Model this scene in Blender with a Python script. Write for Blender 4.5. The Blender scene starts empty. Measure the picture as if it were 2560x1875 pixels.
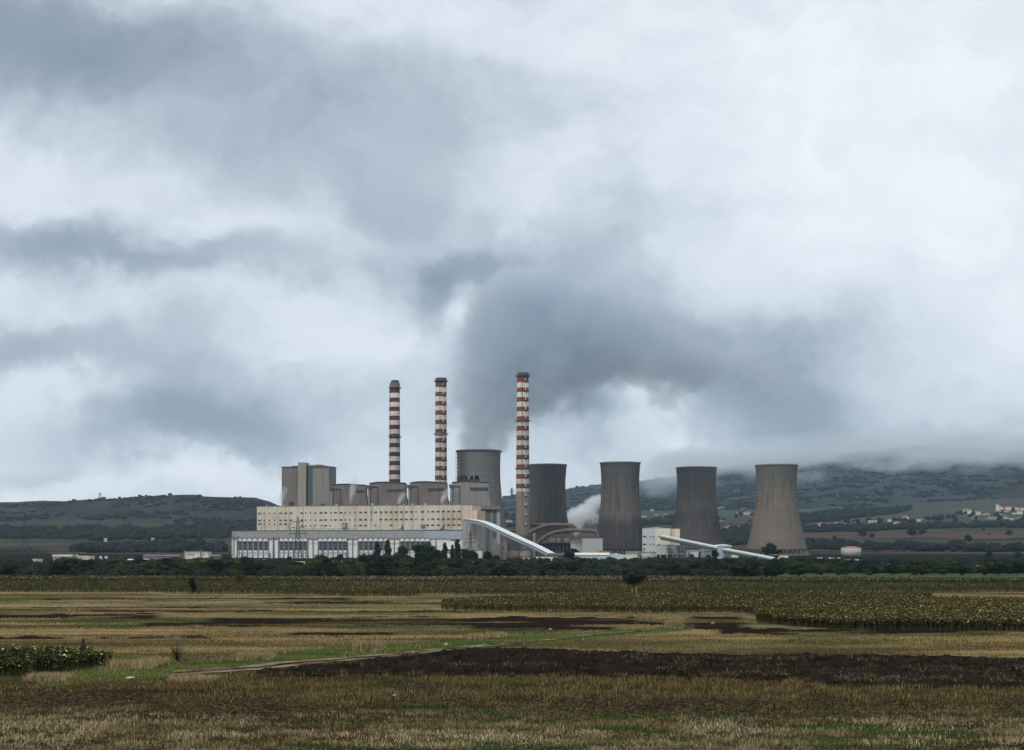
import bpy, math, random
import numpy as np
from mathutils import Vector, Matrix, noise as mnoise
R = math.radians
sc = bpy.context.scene
COL = sc.collection
# ------------------------------------------------------------------ camera
F, HY, CX, HC = 3555.0, 1378.0, 1280.0, 12.5      # focal length and horizon of the photograph in its pixels, eye height in metres
cd = bpy.data.cameras.new('camera'); cam = bpy.data.objects.new('camera', cd); COL.objects.link(cam)
cam.location = (0, 0, HC); cam.rotation_euler = (R(90), 0, 0)
cd.sensor_width = 36; cd.lens = F / 2560 * 36; cd.shift_y = (HY - 937.5) / 2560
cd.clip_start = 1; cd.clip_end = 40000
sc.camera = cam
sc.view_settings.view_transform = 'Standard'; sc.view_settings.look = 'None'
sc.view_settings.exposure = 0.3; sc.view_settings.gamma = 1.0
sc.cycles.use_denoising = True
sc.cycles.max_bounces = 18; sc.cycles.diffuse_bounces = 3; sc.cycles.volume_bounces = 14; sc.cycles.transparent_max_bounces = 16
sc.cycles.volume_max_steps = 256
# ------------------------------------------------------------------ sun
SUN_EL, SUN_AZ = R(48), R(-148)                     # azimuth measured from +Y towards +X: behind and left of the camera
sd = Vector((math.sin(SUN_AZ) * math.cos(SUN_EL), math.cos(SUN_AZ) * math.cos(SUN_EL), math.sin(SUN_EL)))
ld = bpy.data.lights.new('sun', 'SUN'); ld.energy = 1.5; ld.angle = R(14); ld.color = (1, .95, .86)
sun = bpy.data.objects.new('sun', ld); COL.objects.link(sun); sun.rotation_euler = sd.to_track_quat('Z', 'Y').to_euler()
# ------------------------------------------------------------------ world: Nishita sky behind a procedural cloud cover
class NT:
    def __init__(s, tree): s.t = tree; s.n = tree.nodes; s.l = tree.links
    def new(s, typ, **k):
        n = s.n.new(typ)
        for a, v in k.items():
            if a == 'ins':
                for i, x in v.items():
                    if hasattr(x, 'is_output') and x.is_output: s.l.new(x, n.inputs[i])
                    elif hasattr(x, 'outputs'): s.l.new(x.outputs[0], n.inputs[i])
                    else: n.inputs[i].default_value = x
            else: setattr(n, a, v)
        return n
    def math(s, op, a, b=None, c=None, clamp=False):
        ins = {0: a}
        if b is not None: ins[1] = b
        if c is not None: ins[2] = c
        return s.new('ShaderNodeMath', operation=op, use_clamp=clamp, ins=ins).outputs[0]
    def vec(s, op, a, b=None, c=None):
        ins = {0: a}
        if b is not None: ins[1] = b
        if c is not None: ins[2] = c
        return s.new('ShaderNodeVectorMath', operation=op, ins=ins)
    def ramp(s, fac, stops):
        n = s.new('ShaderNodeValToRGB', ins={0: fac}); e = n.color_ramp.elements
        while len(e) > 1: e.remove(e[-1])
        e[0].position = stops[0][0]; e[0].color = (*stops[0][1], 1)
        for p, c in stops[1:]:
            k = e.new(p); k.color = (*c, 1)
        return n.outputs[0]
    def mix(s, f, a, b, blend='MIX'):
        n = s.new('ShaderNodeMix', data_type='RGBA', blend_type=blend)
        for i, x in ((0, f), (6, a), (7, b)):
            if isinstance(x, bpy.types.NodeSocket): s.l.new(x, n.inputs[i])
            else: n.inputs[i].default_value = x if i == 0 or len(x) == 4 else (*x, 1)
        return n.outputs[2]
w = bpy.data.worlds.new('World'); sc.world = w; w.use_nodes = True
w.node_tree.nodes.clear(); N = NT(w.node_tree)
sky = N.new('ShaderNodeTexSky', sky_type='NISHITA', sun_disc=False, sun_elevation=SUN_EL, sun_rotation=SUN_AZ)
tc = N.new('ShaderNodeTexCoord')
sep = N.new('ShaderNodeSeparateXYZ', ins={0: tc.outputs['Generated']})
ay = N.math('MAXIMUM', N.math('ABSOLUTE', sep.outputs[1]), 0.04)
u = N.math('DIVIDE', sep.outputs[0], ay); v = N.math('DIVIDE', sep.outputs[2], ay)
# cloud map coordinate: one unit across the lens' 40 degrees, measured on the sky itself
K = F / 2560
cxn = N.math('MULTIPLY_ADD', u, K, 0.5); cyn = N.math('MULTIPLY_ADD', v, -K, HY / 2560)
cyn = N.math('MAXIMUM', cyn, -0.25)
p0 = N.new('ShaderNodeCombineXYZ', ins={0: cxn, 1: cyn, 2: 0.0}).outputs[0]
def wnoise(vec, scale, detail, rough=.55, dist=0.0):
    return N.new('ShaderNodeTexNoise', ins={'Vector': vec, 'Scale': scale, 'Detail': detail, 'Roughness': rough, 'Distortion': dist})
st = N.vec('MULTIPLY', p0, (1, 1.7, 1)).outputs[0]
w1 = N.vec('SUBTRACT', wnoise(st, 3.2, 5).outputs[1], (.5, .5, .5)).outputs[0]
w2 = N.vec('SUBTRACT', wnoise(p0, 13, 5, .6).outputs[1], (.5, .5, .5)).outputs[0]
pw = N.vec('MULTIPLY_ADD', w1, (.25, .16, 0), p0).outputs[0]
pw = N.vec('MULTIPLY_ADD', w2, (.075, .065, 0), pw).outputs[0]
w3 = N.vec('SUBTRACT', wnoise(p0, 42, 5, .65).outputs[1], (.5, .5, .5)).outputs[0]
pw = N.vec('MULTIPLY_ADD', w3, (.030, .026, 0), pw).outputs[0]
# soft banks of dark and light cloud: centre x, y, radius x, y, strength
CL = [(40, 90, 330, 110, -.28), (380, 190, 400, 120, -.12), (850, 250, 450, 130, -.13), (850, 430, 130, 70, -.17),
      (130, 540, 200, 50, -.18), (420, 575, 330, 40, -.17), (40, 760, 190, 42, -.22), (340, 900, 180, 110, -.22), (560, 950, 200, 80, -.20),
      (900, 650, 60, 70, -.20), (960, 585, 130, 50, -.20), (1090, 850, 60, 140, -.12), (1130, 720, 110, 110, -.16), (1300, 760, 230, 120, -.16),
      (1500, 780, 200, 100, -.14), (1450, 860, 230, 45, -.16), (1730, 880, 70, 90, -.16), (1680, 760, 230, 110, -.13), (1290, 900, 60, 60, -.12),
      (1330, 540, 200, 110, -.08), (1850, 800, 260, 140, -.05), (70, 1040, 110, 18, -.12), (2090, 1000, 130, 22, -.08), (1280, 960, 50, 60, -.12),
      (430, 450, 280, 70, .06), (120, 845, 170, 50, .15), (985, 690, 30, 50, .20), (1440, 905, 60, 28, .30), (1400, 975, 150, 50, .22), (1480, 1010, 50, 30, .2),
      (110, 1070, 330, 45, .20), (500, 1060, 160, 30, .16), (60, 330, 220, 110, .05), (650, 740, 260, 70, .04), (1060, 1040, 60, 40, .12),
      (1750, 180, 400, 240, .09), (2180, 300, 400, 330, .11), (1250, 330, 300, 110, .06), (2050, 620, 350, 160, .10), (1130, 60, 300, 80, .08), (1950, 975, 460, 62, -.24)]
acc = None
for (x, y, rx, ry, a) in CL:
    cx, cy = x / 2256, y / 2256; ix, iy = 2256 / rx / 1.25, 2256 / ry / 1.25
    d = N.vec('MULTIPLY_ADD', pw, (ix, iy, 0), (-cx * ix, -cy * iy, 0)).outputs[0]
    g = N.math('EXPONENT', N.math('MULTIPLY', N.vec('DOT_PRODUCT', d, d).outputs['Value'], -1))
    acc = N.math('MULTIPLY_ADD', g, a * (1.3 if a < 0 else .95), acc if acc is not None else 0.583)
nb = wnoise(N.vec('MULTIPLY', pw, (1, 2.0, 1)).outputs[0], 4.5, 6, .5).outputs[0]
acc = N.math('ADD', acc, N.math('MULTIPLY', N.math('SUBTRACT', nb, .5), .34))
nc = wnoise(N.vec('MULTIPLY', pw, (1, 1.5, 1)).outputs[0], 18, 6, .55).outputs[0]
acc = N.math('ADD', acc, N.math('MULTIPLY', N.math('SUBTRACT', nc, .5), .19), clamp=True)
cloud = N.ramp(acc, [(0, (.17, .22, .27)), (.25, (.28, .335, .40)), (.45, (.44, .50, .565)), (.6, (.62, .675, .73)), (.75, (.755, .80, .845)), (1, (.91, .925, .935))])
cl10 = N.vec('MULTIPLY', cloud, (10, 10, 10)).outputs[0]
skyc = N.mix(0.93, sky.outputs[0], cl10)
bg = N.new('ShaderNodeBackground', ins={0: skyc, 1: 0.1})
N.new('ShaderNodeOutputWorld', ins={0: bg})
w.cycles.sampling_method = 'MANUAL'; w.cycles.sample_map_resolution = 512

# ------------------------------------------------------------------ helpers
rnd = random.Random(7); rs = np.random.RandomState(7)
_L = {}
def tag(o, label=None, cat=None, group=None, kind=None):
    for k, v in (('label', label), ('category', cat), ('group', group), ('kind', kind)):
        if v: o[k] = v
    return o
def thing(name, label, cat, loc=(0, 0, 0), rot=0, group=None):
    o = bpy.data.objects.new(name, None); COL.objects.link(o)
    o.location = loc; o.rotation_euler = (0, 0, rot); o.empty_display_size = .5
    return tag(o, label, cat, group)
def P(px, py, Y): return Vector(((px - CX) / F * Y, Y, HC - (py - HY) / F * Y))
def fields_px(X, Y): return CX + F * X / Y, HY + F * HC / Y
def G(px, py): Y = F * HC / (py - HY); return (px - CX) / F * Y, Y
def vnoise(x, y, seed=0):
    x = np.asarray(x, float); y = np.asarray(y, float)
    xi = np.floor(x).astype(np.int64); yi = np.floor(y).astype(np.int64); fx = x - xi; fy = y - yi
    fx = fx * fx * (3 - 2 * fx); fy = fy * fy * (3 - 2 * fy)
    def h(a, b):
        n = (a * 374761393 + b * 668265263 + seed * 974634777) & 0xffffffff
        n = ((n ^ (n >> 13)) * 1274126177) & 0xffffffff
        return ((n ^ (n >> 16)) & 0xffff) / 65535.0
    return (h(xi, yi) * (1 - fx) + h(xi + 1, yi) * fx) * (1 - fy) + (h(xi, yi + 1) * (1 - fx) + h(xi + 1, yi + 1) * fx) * fy
def fbm(x, y, o=4, seed=0):
    s = 0; a = .5; t = 0
    for k in range(o):
        s = s + a * vnoise(x * 2 ** k, y * 2 ** k, seed + k); t += a; a *= .5
    return s / t
def npmesh(name, V, faces, mat, parent=None, col=None, smooth=False):
    """faces: int array (n,3) or (n,4)"""
    V = np.asarray(V, np.float32); faces = np.asarray(faces, np.int32); k = faces.shape[1]; n = len(faces)
    me = bpy.data.meshes.new(name); me.vertices.add(len(V)); me.vertices.foreach_set('co', V.ravel())
    me.loops.add(n * k); me.loops.foreach_set('vertex_index', faces.ravel())
    me.polygons.add(n); me.polygons.foreach_set('loop_start', np.arange(0, n * k, k, dtype=np.int32))
    me.polygons.foreach_set('loop_total', np.full(n, k, np.int32))
    if smooth: me.polygons.foreach_set('use_smooth', np.ones(n, bool))
    me.update(calc_edges=True)
    if col is not None:
        a = me.color_attributes.new('Col', 'FLOAT_COLOR', 'POINT')
        c = np.ones((len(V), 4), np.float32); c[:, :3] = col; a.data.foreach_set('color', c.ravel())
    me.materials.append(mat)
    o = bpy.data.objects.new(name, me); COL.objects.link(o); o.parent = parent
    return o
class MB:
    def __init__(s): s.v = []; s.f = []; s.sm = []
    def add(s, vs, fs, smooth=False):
        b = len(s.v); s.v += [tuple(x) for x in vs]; s.f += [tuple(b + i for i in f) for f in fs]; s.sm += [smooth] * len(fs); return s
    def box(s, x0, x1, y0, y1, z0, z1):
        return s.add([(x0, y0, z0), (x1, y0, z0), (x1, y1, z0), (x0, y1, z0), (x0, y0, z1), (x1, y0, z1), (x1, y1, z1), (x0, y1, z1)],
              [(0, 3, 2, 1), (4, 5, 6, 7), (0, 1, 5, 4), (1, 2, 6, 5), (2, 3, 7, 6), (3, 0, 4, 7)])
    def poly(s, pts, y0, y1):                       # outline in x,z pushed from y0 to y1
        n = len(pts)
        return s.add([(x, y0, z) for x, z in pts] + [(x, y1, z) for x, z in pts],
              [tuple(range(n)), tuple(range(2 * n - 1, n - 1, -1))] + [(i, i + n, (i + 1) % n + n, (i + 1) % n) for i in range(n)])
    def beam(s, p, q, r, r2=None):
        p = Vector(p); q = Vector(q); d = (q - p).normalized(); a = d.cross(Vector((0, 0, 1)) if abs(d.z) < .95 else Vector((1, 0, 0))).normalized(); b = d.cross(a)
        r2 = r if r2 is None else r2
        return s.add([p + a * r, p + b * r, p - a * r, p - b * r, q + a * r2, q + b * r2, q - a * r2, q - b * r2],
              [(3, 2, 1, 0), (4, 5, 6, 7), (0, 1, 5, 4), (1, 2, 6, 5), (2, 3, 7, 6), (3, 0, 4, 7)])
    def lathe(s, prof, n=48, cx=0, cy=0, caps=True):
        vs = []; fs = []
        for r, z in prof:
            for k in range(n):
                a = 2 * math.pi * k / n; vs.append((cx + r * math.cos(a), cy + r * math.sin(a), z))
        for i in range(len(prof) - 1):
            for k in range(n): fs.append((i * n + k, i * n + (k + 1) % n, (i + 1) * n + (k + 1) % n, (i + 1) * n + k))
        if caps: fs += [tuple(range(n - 1, -1, -1)), tuple((len(prof) - 1) * n + k for k in range(n))]
        return s.add(vs, fs, True)
    def tube(s, pts, r, n=12):
        vs = []; fs = []; pts = [Vector(p) for p in pts]
        for i, p in enumerate(pts):
            d = (pts[min(i + 1, len(pts) - 1)] - pts[max(i - 1, 0)]).normalized()
            a = d.cross(Vector((0, 0, 1))).normalized(); b = a.cross(d)
            rr = r[i] if isinstance(r, (list, tuple)) else r
            for k in range(n):
                t = 2 * math.pi * k / n; vs.append(p + a * math.cos(t) * rr + b * math.sin(t) * rr)
        for i in range(len(pts) - 1):
            for k in range(n): fs.append((i * n + k, i * n + (k + 1) % n, (i + 1) * n + (k + 1) % n, (i + 1) * n + k))
        fs += [tuple(range(n - 1, -1, -1)), tuple((len(pts) - 1) * n + k for k in range(n))]
        return s.add(vs, fs, True)
    def build(s, name, mat, parent=None, loc=None):
        me = bpy.data.meshes.new(name); me.from_pydata(s.v, [], s.f)
        me.polygons.foreach_set('use_smooth', s.sm)
        me.materials.append(mat); me.update()
        o = bpy.data.objects.new(name, me); COL.objects.link(o); o.parent = parent
        if loc is not None: o.location = loc
        return o
def copy_tree(o, parent=None):
    c = o.copy(); COL.objects.link(c); c.parent = parent
    for ch in list(o.children): copy_tree(ch, c)
    return c
# ------------------------------------------------------------------ materials
def principled(m):
    m.use_nodes = True; t = NT(m.node_tree); m.node_tree.nodes.clear()
    b = t.new('ShaderNodeBsdfPrincipled'); t.new('ShaderNodeOutputMaterial', ins={0: b}); return t, b
def M(name, col, rough=.85, var=.25, scale=.3, streak=0.0, sscale=.8, grid=None, metal=0.0, bump=0.0, dark=(.25, .22, .2), patch=None, spec=.3):
    """weathered surface: broad noise, vertical streaks, optional joint grid (dx, dz, width), optional patches (colour, amount, scale)"""
    m = bpy.data.materials.new(name); t, b = principled(m)
    tc = t.new('ShaderNodeTexCoord').outputs['Object']
    n1 = t.new('ShaderNodeTexNoise', ins={'Vector': tc, 'Scale': scale, 'Detail': 6, 'Roughness': .6}).outputs[0]
    f = t.math('MULTIPLY_ADD', n1, var * 2, 1 - var)
    c = t.mix(1.0, (*col, 1), t.new('ShaderNodeCombineXYZ', ins={0: f, 1: f, 2: f}).outputs[0], 'MULTIPLY')
    if patch:
        pc, amt, ps = patch
        n3 = t.new('ShaderNodeTexNoise', ins={'Vector': tc, 'Scale': ps, 'Detail': 4}).outputs[0]
        c = t.mix(t.math('MULTIPLY', t.math('SMOOTH_MIN', t.math('MULTIPLY', t.math('SUBTRACT', n3, .5), 8, clamp=True), 1, .1), amt), c, (*pc, 1))
    if streak:
        sv = t.vec('MULTIPLY', tc, (sscale, sscale, sscale * .045)).outputs[0]
        n2 = t.new('ShaderNodeTexNoise', ins={'Vector': sv, 'Scale': 1.0, 'Detail': 5, 'Roughness': .65}).outputs[0]
        k = t.math('MULTIPLY', t.math('MULTIPLY', t.math('SUBTRACT', n2, .5), 5, clamp=True), streak)
        c = t.mix(k, c, tuple(x * y for x, y in zip(col, dark)) + (1,))
    if grid:
        dx, dz, wd, amt = grid
        s = t.new('ShaderNodeSeparateXYZ', ins={0: tc})
        gx = t.math('LESS_THAN', t.math('FRACT', t.math('DIVIDE', s.outputs[0], dx)), wd / dx)
        gz = t.math('LESS_THAN', t.math('FRACT', t.math('DIVIDE', s.outputs[2], dz)), wd / dz)
        c = t.mix(t.math('MULTIPLY', t.math('MAXIMUM', gx, gz), amt), c, tuple(x * .35 for x in col) + (1,))
    t.l.new(c, b.inputs['Base Color']); b.inputs['Roughness'].default_value = rough; b.inputs['Metallic'].default_value = metal
    b.inputs['Specular IOR Level'].default_value = spec
    if bump:
        bn = t.new('ShaderNodeBump', ins={'Strength': bump, 'Distance': .3, 'Height': n1}); t.l.new(bn.outputs[0], b.inputs['Normal'])
    return m
def MC(name, rough=1.0, transl=0.0, var=.3, scale=3.0, spec=0.0):
    """colour kept per vertex (each blade, leaf or clod has its own), broken up by a fine noise"""
    m = bpy.data.materials.new(name); t, b = principled(m)
    a = t.new('ShaderNodeAttribute', attribute_name='Col').outputs['Color']
    tc = t.new('ShaderNodeTexCoord').outputs['Object']
    n1 = t.new('ShaderNodeTexNoise', ins={'Vector': tc, 'Scale': scale, 'Detail': 5, 'Roughness': .7}).outputs[0]
    f = t.math('MULTIPLY_ADD', n1, var * 2, 1 - var)
    c = t.mix(1.0, a, t.new('ShaderNodeCombineXYZ', ins={0: f, 1: f, 2: f}).outputs[0], 'MULTIPLY')
    t.l.new(c, b.inputs['Base Color']); b.inputs['Roughness'].default_value = rough; b.inputs['Specular IOR Level'].default_value = spec
    return m
def MF(name, c0, c1, rough=.75):
    """foliage: every leaf between two tones by clump and by object"""
    m = bpy.data.materials.new(name); t, b = principled(m)
    tc = t.new('ShaderNodeTexCoord').outputs['Object']
    n1 = t.new('ShaderNodeTexNoise', ins={'Vector': tc, 'Scale': .55, 'Detail': 4}).outputs[0]
    oi = t.new('ShaderNodeObjectInfo').outputs['Random']
    k = t.math('ADD', t.math('MULTIPLY', t.math('SUBTRACT', n1, .5), 2.2), t.math('MULTIPLY_ADD', oi, .9, .05), clamp=True)
    c = t.mix(k, (*c0, 1), (*c1, 1))
    t.l.new(c, b.inputs['Base Color']); b.inputs['Roughness'].default_value = rough; b.inputs['Specular IOR Level'].default_value = .03
    return m
mt = dict(
 concrete=M('weathered_concrete', (.20, .185, .17), streak=.55, sscale=.35, grid=(4, 2.0, .12, .3)),
 cream=M('cream_render', (.58, .53, .435), var=.2, streak=.75, sscale=.35, dark=(.38, .32, .28), patch=((.46, .34, .25), .6, .03), grid=(31, 200, .35, .6)),
 creamlite=M('pale_cream_render', (.68, .64, .5), var=.15, streak=.3, sscale=.4, dark=(.5, .45, .4)),
 pinkcream=M('peach_render', (.60, .47, .36), var=.15, streak=.35, sscale=.3, dark=(.5, .45, .4)),
 band=M('grey_cladding', (.31, .31, .315), var=.2, streak=.35, sscale=.5, grid=(13, 100, .2, .6), rough=.6),
 white=M('white_wall', (.72, .72, .70), var=.15, streak=.4, sscale=.6, dark=(.45, .42, .4)),
 pilaster=M('grey_pilaster', (.20, .21, .22), var=.2),
 dark=M('dark_glass', (.025, .03, .038), rough=.35, var=.4, scale=1.2, spec=.5),
 louvre=M('dark_louvre', (.055, .06, .075), var=.3),
 boiler=M('boiler_cladding', (.185, .165, .15), var=.22, streak=.4, sscale=.25, scale=.06, grid=(3.2, 6, .12, .25), patch=((.12, .105, .098), .6, .03)),
 boilerside=M('boiler_cladding_pale', (.23, .22, .205), var=.2, streak=.35, sscale=.3, grid=(3.2, 6, .12, .2)),
 bluegreen=M('teal_panel', (.075, .10, .11), var=.2),
 steel=M('galvanised_steel', (.16, .17, .18), rough=.6, var=.2),
 darksteel=M('dark_steel', (.05, .052, .055), rough=.6, var=.2),
 roofwhite=M('white_sheet_roof', (.66, .69, .71), rough=.6, var=.12, scale=.25, spec=.2, streak=.15, sscale=.4),
 sidegrey=M('pale_grey_sheet', (.30, .325, .345), rough=.6, var=.08, grid=(200, 3, .2, .1)),
 greenside=M('green_sheet', (.07, .13, .115), rough=.6, var=.2, grid=(3, 200, .3, .5)),
 duct=M('rusty_brown_duct', (.125, .098, .086), var=.3, streak=.3, sscale=.5, patch=((.2, .17, .15), .5, .2)),
 brownsteel=M('brown_steelwork', (.10, .085, .075), var=.4, scale=.5),
 bluewall=M('pale_blue_wall', (.42, .52, .58), var=.08, streak=.2),
 greyblock=M('grey_block_wall', (.27, .28, .28), var=.1, grid=(2.5, 1.2, .12, .35)),
 brownpink=M('dusty_silo', (.24, .18, .155), var=.25, streak=.3),
 tile=M('terracotta_roof', (.30, .10, .065), var=.3, scale=.8),
 tiledull=M('dull_brown_roof', (.16, .10, .085), var=.3, scale=.8),
 housewall=M('white_plaster', (.62, .6, .56), var=.1),
 trunk=M('bark', (.05, .04, .032), var=.3, scale=2),
 stone=M('pale_stone', (.25, .23, .20), var=.3, scale=3),
 orange=M('rust_orange_roof', (.42, .16, .07), var=.3),
 red=M('red_paint', (.25, .03, .02), var=.2),
)
UG = None
FOL = [MF('foliage_dark', (.006, .011, .007), (.018, .027, .014)), MF('foliage_mid', (.010, .018, .008), (.042, .058, .022)),
       MF('foliage_yellow', (.028, .036, .012), (.085, .085, .028)), MF('foliage_brown', (.018, .014, .008), (.045, .035, .016)), MF('foliage_far', (.008, .014, .011), (.022, .032, .022))]
mcol = MC('ground_cover'); mblade = MC('blades', var=.15, scale=1.0)
# ------------------------------------------------------------------ terrain
TPX = np.array([-6000, 0, 600, 1300, 1700, 2100, 2560, 9000.])
TY = np.array([2000, 2500, 3000, 3500, 4000, 4500.])
TT = np.array([[1375, 1350, 1325, 1308, 1299, 1292], [1375, 1350, 1325, 1308, 1299, 1292], [1375, 1350, 1325, 1308, 1299, 1292], [1374, 1350, 1325, 1308, 1292, 1278],
               [1374, 1352, 1325, 1305, 1290, 1276], [1374, 1346, 1320, 1303, 1288, 1273], [1374, 1345, 1322, 1300, 1270, 1241], [1374, 1345, 1322, 1300, 1270, 1241]])
ZT = HC - (TT - HY) / F * TY[None, :]
YK = np.concatenate([[-500, 780, 1250, 1700], TY, [4700, 30000]])
def gz(X, Y):
    X = np.asarray(X, float); Y = np.asarray(Y, float)
    px = CX + F * X / np.maximum(Y, 300.)
    cols = []
    for j in range(len(TY)): cols.append(np.interp(px, TPX, ZT[:, j]))
    kz = [np.zeros_like(px), np.zeros_like(px), np.full_like(px, 3.), np.full_like(px, 8.)] + cols + [cols[-1] - 3, cols[-1] - 60]
    out = np.zeros_like(px)
    for j in range(len(YK) - 1):
        t = np.clip((Y - YK[j]) / (YK[j + 1] - YK[j]), 0, 1); sel = (Y >= YK[j])
        out = np.where(sel, kz[j] * (1 - t) + kz[j + 1] * t, out)
    return out
def hit(px, py):
    """where the sight line through a photograph pixel meets the terrain"""
    Y = np.linspace(90, 4500, 8000); X = (px - CX) / F * Y
    z = gz(X, Y); zr = HC - (py - HY) / F * Y
    h_ = zr <= z
    if not h_.any():                                 # above the farmland: on the mountain foot
        gx, gy, g3 = MT; d = (CX + F * gx / gy - px) ** 2 + (HY - (g3 - HC) / gy * F - py) ** 2; i = np.unravel_index(np.argmin(d), d.shape)
        return float(gx[i]), float(gy[i]), float(g3[i])
    i = np.argmax(h_)
    return float(X[i]), float(Y[i]), float(z[i])
# ------------------------------------------------------------------ field zones (functions of place on the field, given through the photograph's reading of it)
def poly_in(px, py, pts):
    ins = np.zeros(np.shape(px), bool); n = len(pts)
    for i in range(n):
        x0, y0 = pts[i]; x1, y1 = pts[(i + 1) % n]
        c = ((y0 > py) != (y1 > py)) & (px < (x1 - x0) * (py - y0) / ((y1 - y0) or 1e-9) + x0); ins ^= c
    return ins
PLOUGH = [(640, 1684), (850, 1658), (1000, 1643), (1180, 1622), (1290, 1620), (1500, 1629), (1700, 1634), (2300, 1641), (2800, 1648), (2800, 1730), (2300, 1719), (2000, 1707), (1700, 1697), (1400, 1692), (1100, 1690), (850, 1689)]
SUNA = [(1105, 1527), (1200, 1529), (1500, 1532), (1860, 1534), (1910, 1545), (2800, 1560), (2800, 1508), (2330, 1505), (2330, 1490), (1700, 1489), (1450, 1492), (1105, 1512)]
SUNB = [(1890, 1556), (1990, 1568), (2100, 1574), (2400, 1577), (2800, 1580), (2800, 1512), (2300, 1512), (1890, 1545)]
SUNC = [(-300, 1455), (-300, 1480), (380, 1483), (700, 1486), (880, 1492), (1030, 1493), (1045, 1488), (1500, 1486), (2800, 1480), (2800, 1466), (1500, 1464), (900, 1462)]
SUNL = [(-120, 1690), (-120, 1646), (120, 1646), (200, 1650), (285, 1662), (200, 1676), (60, 1688)]
CORN = [(-400, 1455), (-400, 1447), (900, 1450), (1700, 1449), (2200, 1452), (3000, 1456), (3000, 1462), (1700, 1460), (900, 1458)]
def trackc(px): return np.interp(px, [100, 320, 480, 650, 850, 1000, 1180, 1330, 1500, 1640, 1760], [1712, 1692, 1682, 1669, 1651, 1639, 1619, 1604, 1588, 1575, 1566])
def zones(X, Y):
    px, py = fields_px(X, Y)
    wob = (fbm(X / 9, Y / 9, 4, 3) - .5) * 14 * np.clip((py - 1440) / 250, .1, 1.2)
    pyw = py + wob + (fbm(X / 3.5, Y / 3.0, 3, 8) - .5) * 9 * np.clip((py - 1440) / 160, .15, 1)
    Z = {}
    Z['plough'] = poly_in(px + wob * 3, py + wob * .35, PLOUGH)
    Z['tc'] = trackc(px) - py                                     # >0 : beyond the track
    verge_w = np.interp(px, [0, 300, 600, 900, 1200, 1500, 1700], [20, 32, 30, 34, 22, 8, 5])
    Z['verge'] = (px > 100 + wob * 8) & (px < 1730) & (Z['tc'] + wob * .5 > -8) & (Z['tc'] + wob * .8 < verge_w)
    s1 = np.sin(Y * .16 + fbm(X / 60, Y / 14, 3, 9) * 9)            # bands of burnt and tilled soil along the rows
    st = fbm(X / 38, Y / 7, 4, 21)
    d = np.zeros(np.shape(px))
    def band(y0, y1, x0, x1, soft=40):
        inx = np.clip((px - x0) / soft, 0, 1) * np.clip((x1 - px) / soft, 0, 1)
        return ((pyw > y0) & (pyw < y1)) * inx
    for a in ((1534, 1546, -500, 420), (1546, 1562, 500, 1420), (1540, 1549, 850, 1130), (1556, 1566, 330, 800), (1544, 1563, 1120, 1620), (1562, 1576, 1150, 1560), (1590, 1599, -500, 190), (1594, 1598, 220, 560),
              (1580, 1590, 700, 1010), (1526, 1530, 200, 1200), (1517, 1520, -400, 900), (1504, 1509, 640, 1000), (1542, 1572, 1700, 1880), (1552, 1563, 1560, 1760), (1572, 1583, 1770, 2900), (1495, 1500, 80, 900)):
        d = np.maximum(d, band(*a))
    for a in ((1736, 1768, -400, 520, 150), (1712, 1752, 860, 1330, 200), (1750, 1792, 1180, 2900, 300), (1755, 1790, 330, 900, 200)):
        d = np.maximum(d, band(*a) * .85)
    Z['bare'] = np.clip(d * np.clip(.5 + (fbm(X / 16, Y / 5, 5, 24) - .36) * 4.5, .15, 1), 0, 1)
    return px, py, Z, st
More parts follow.
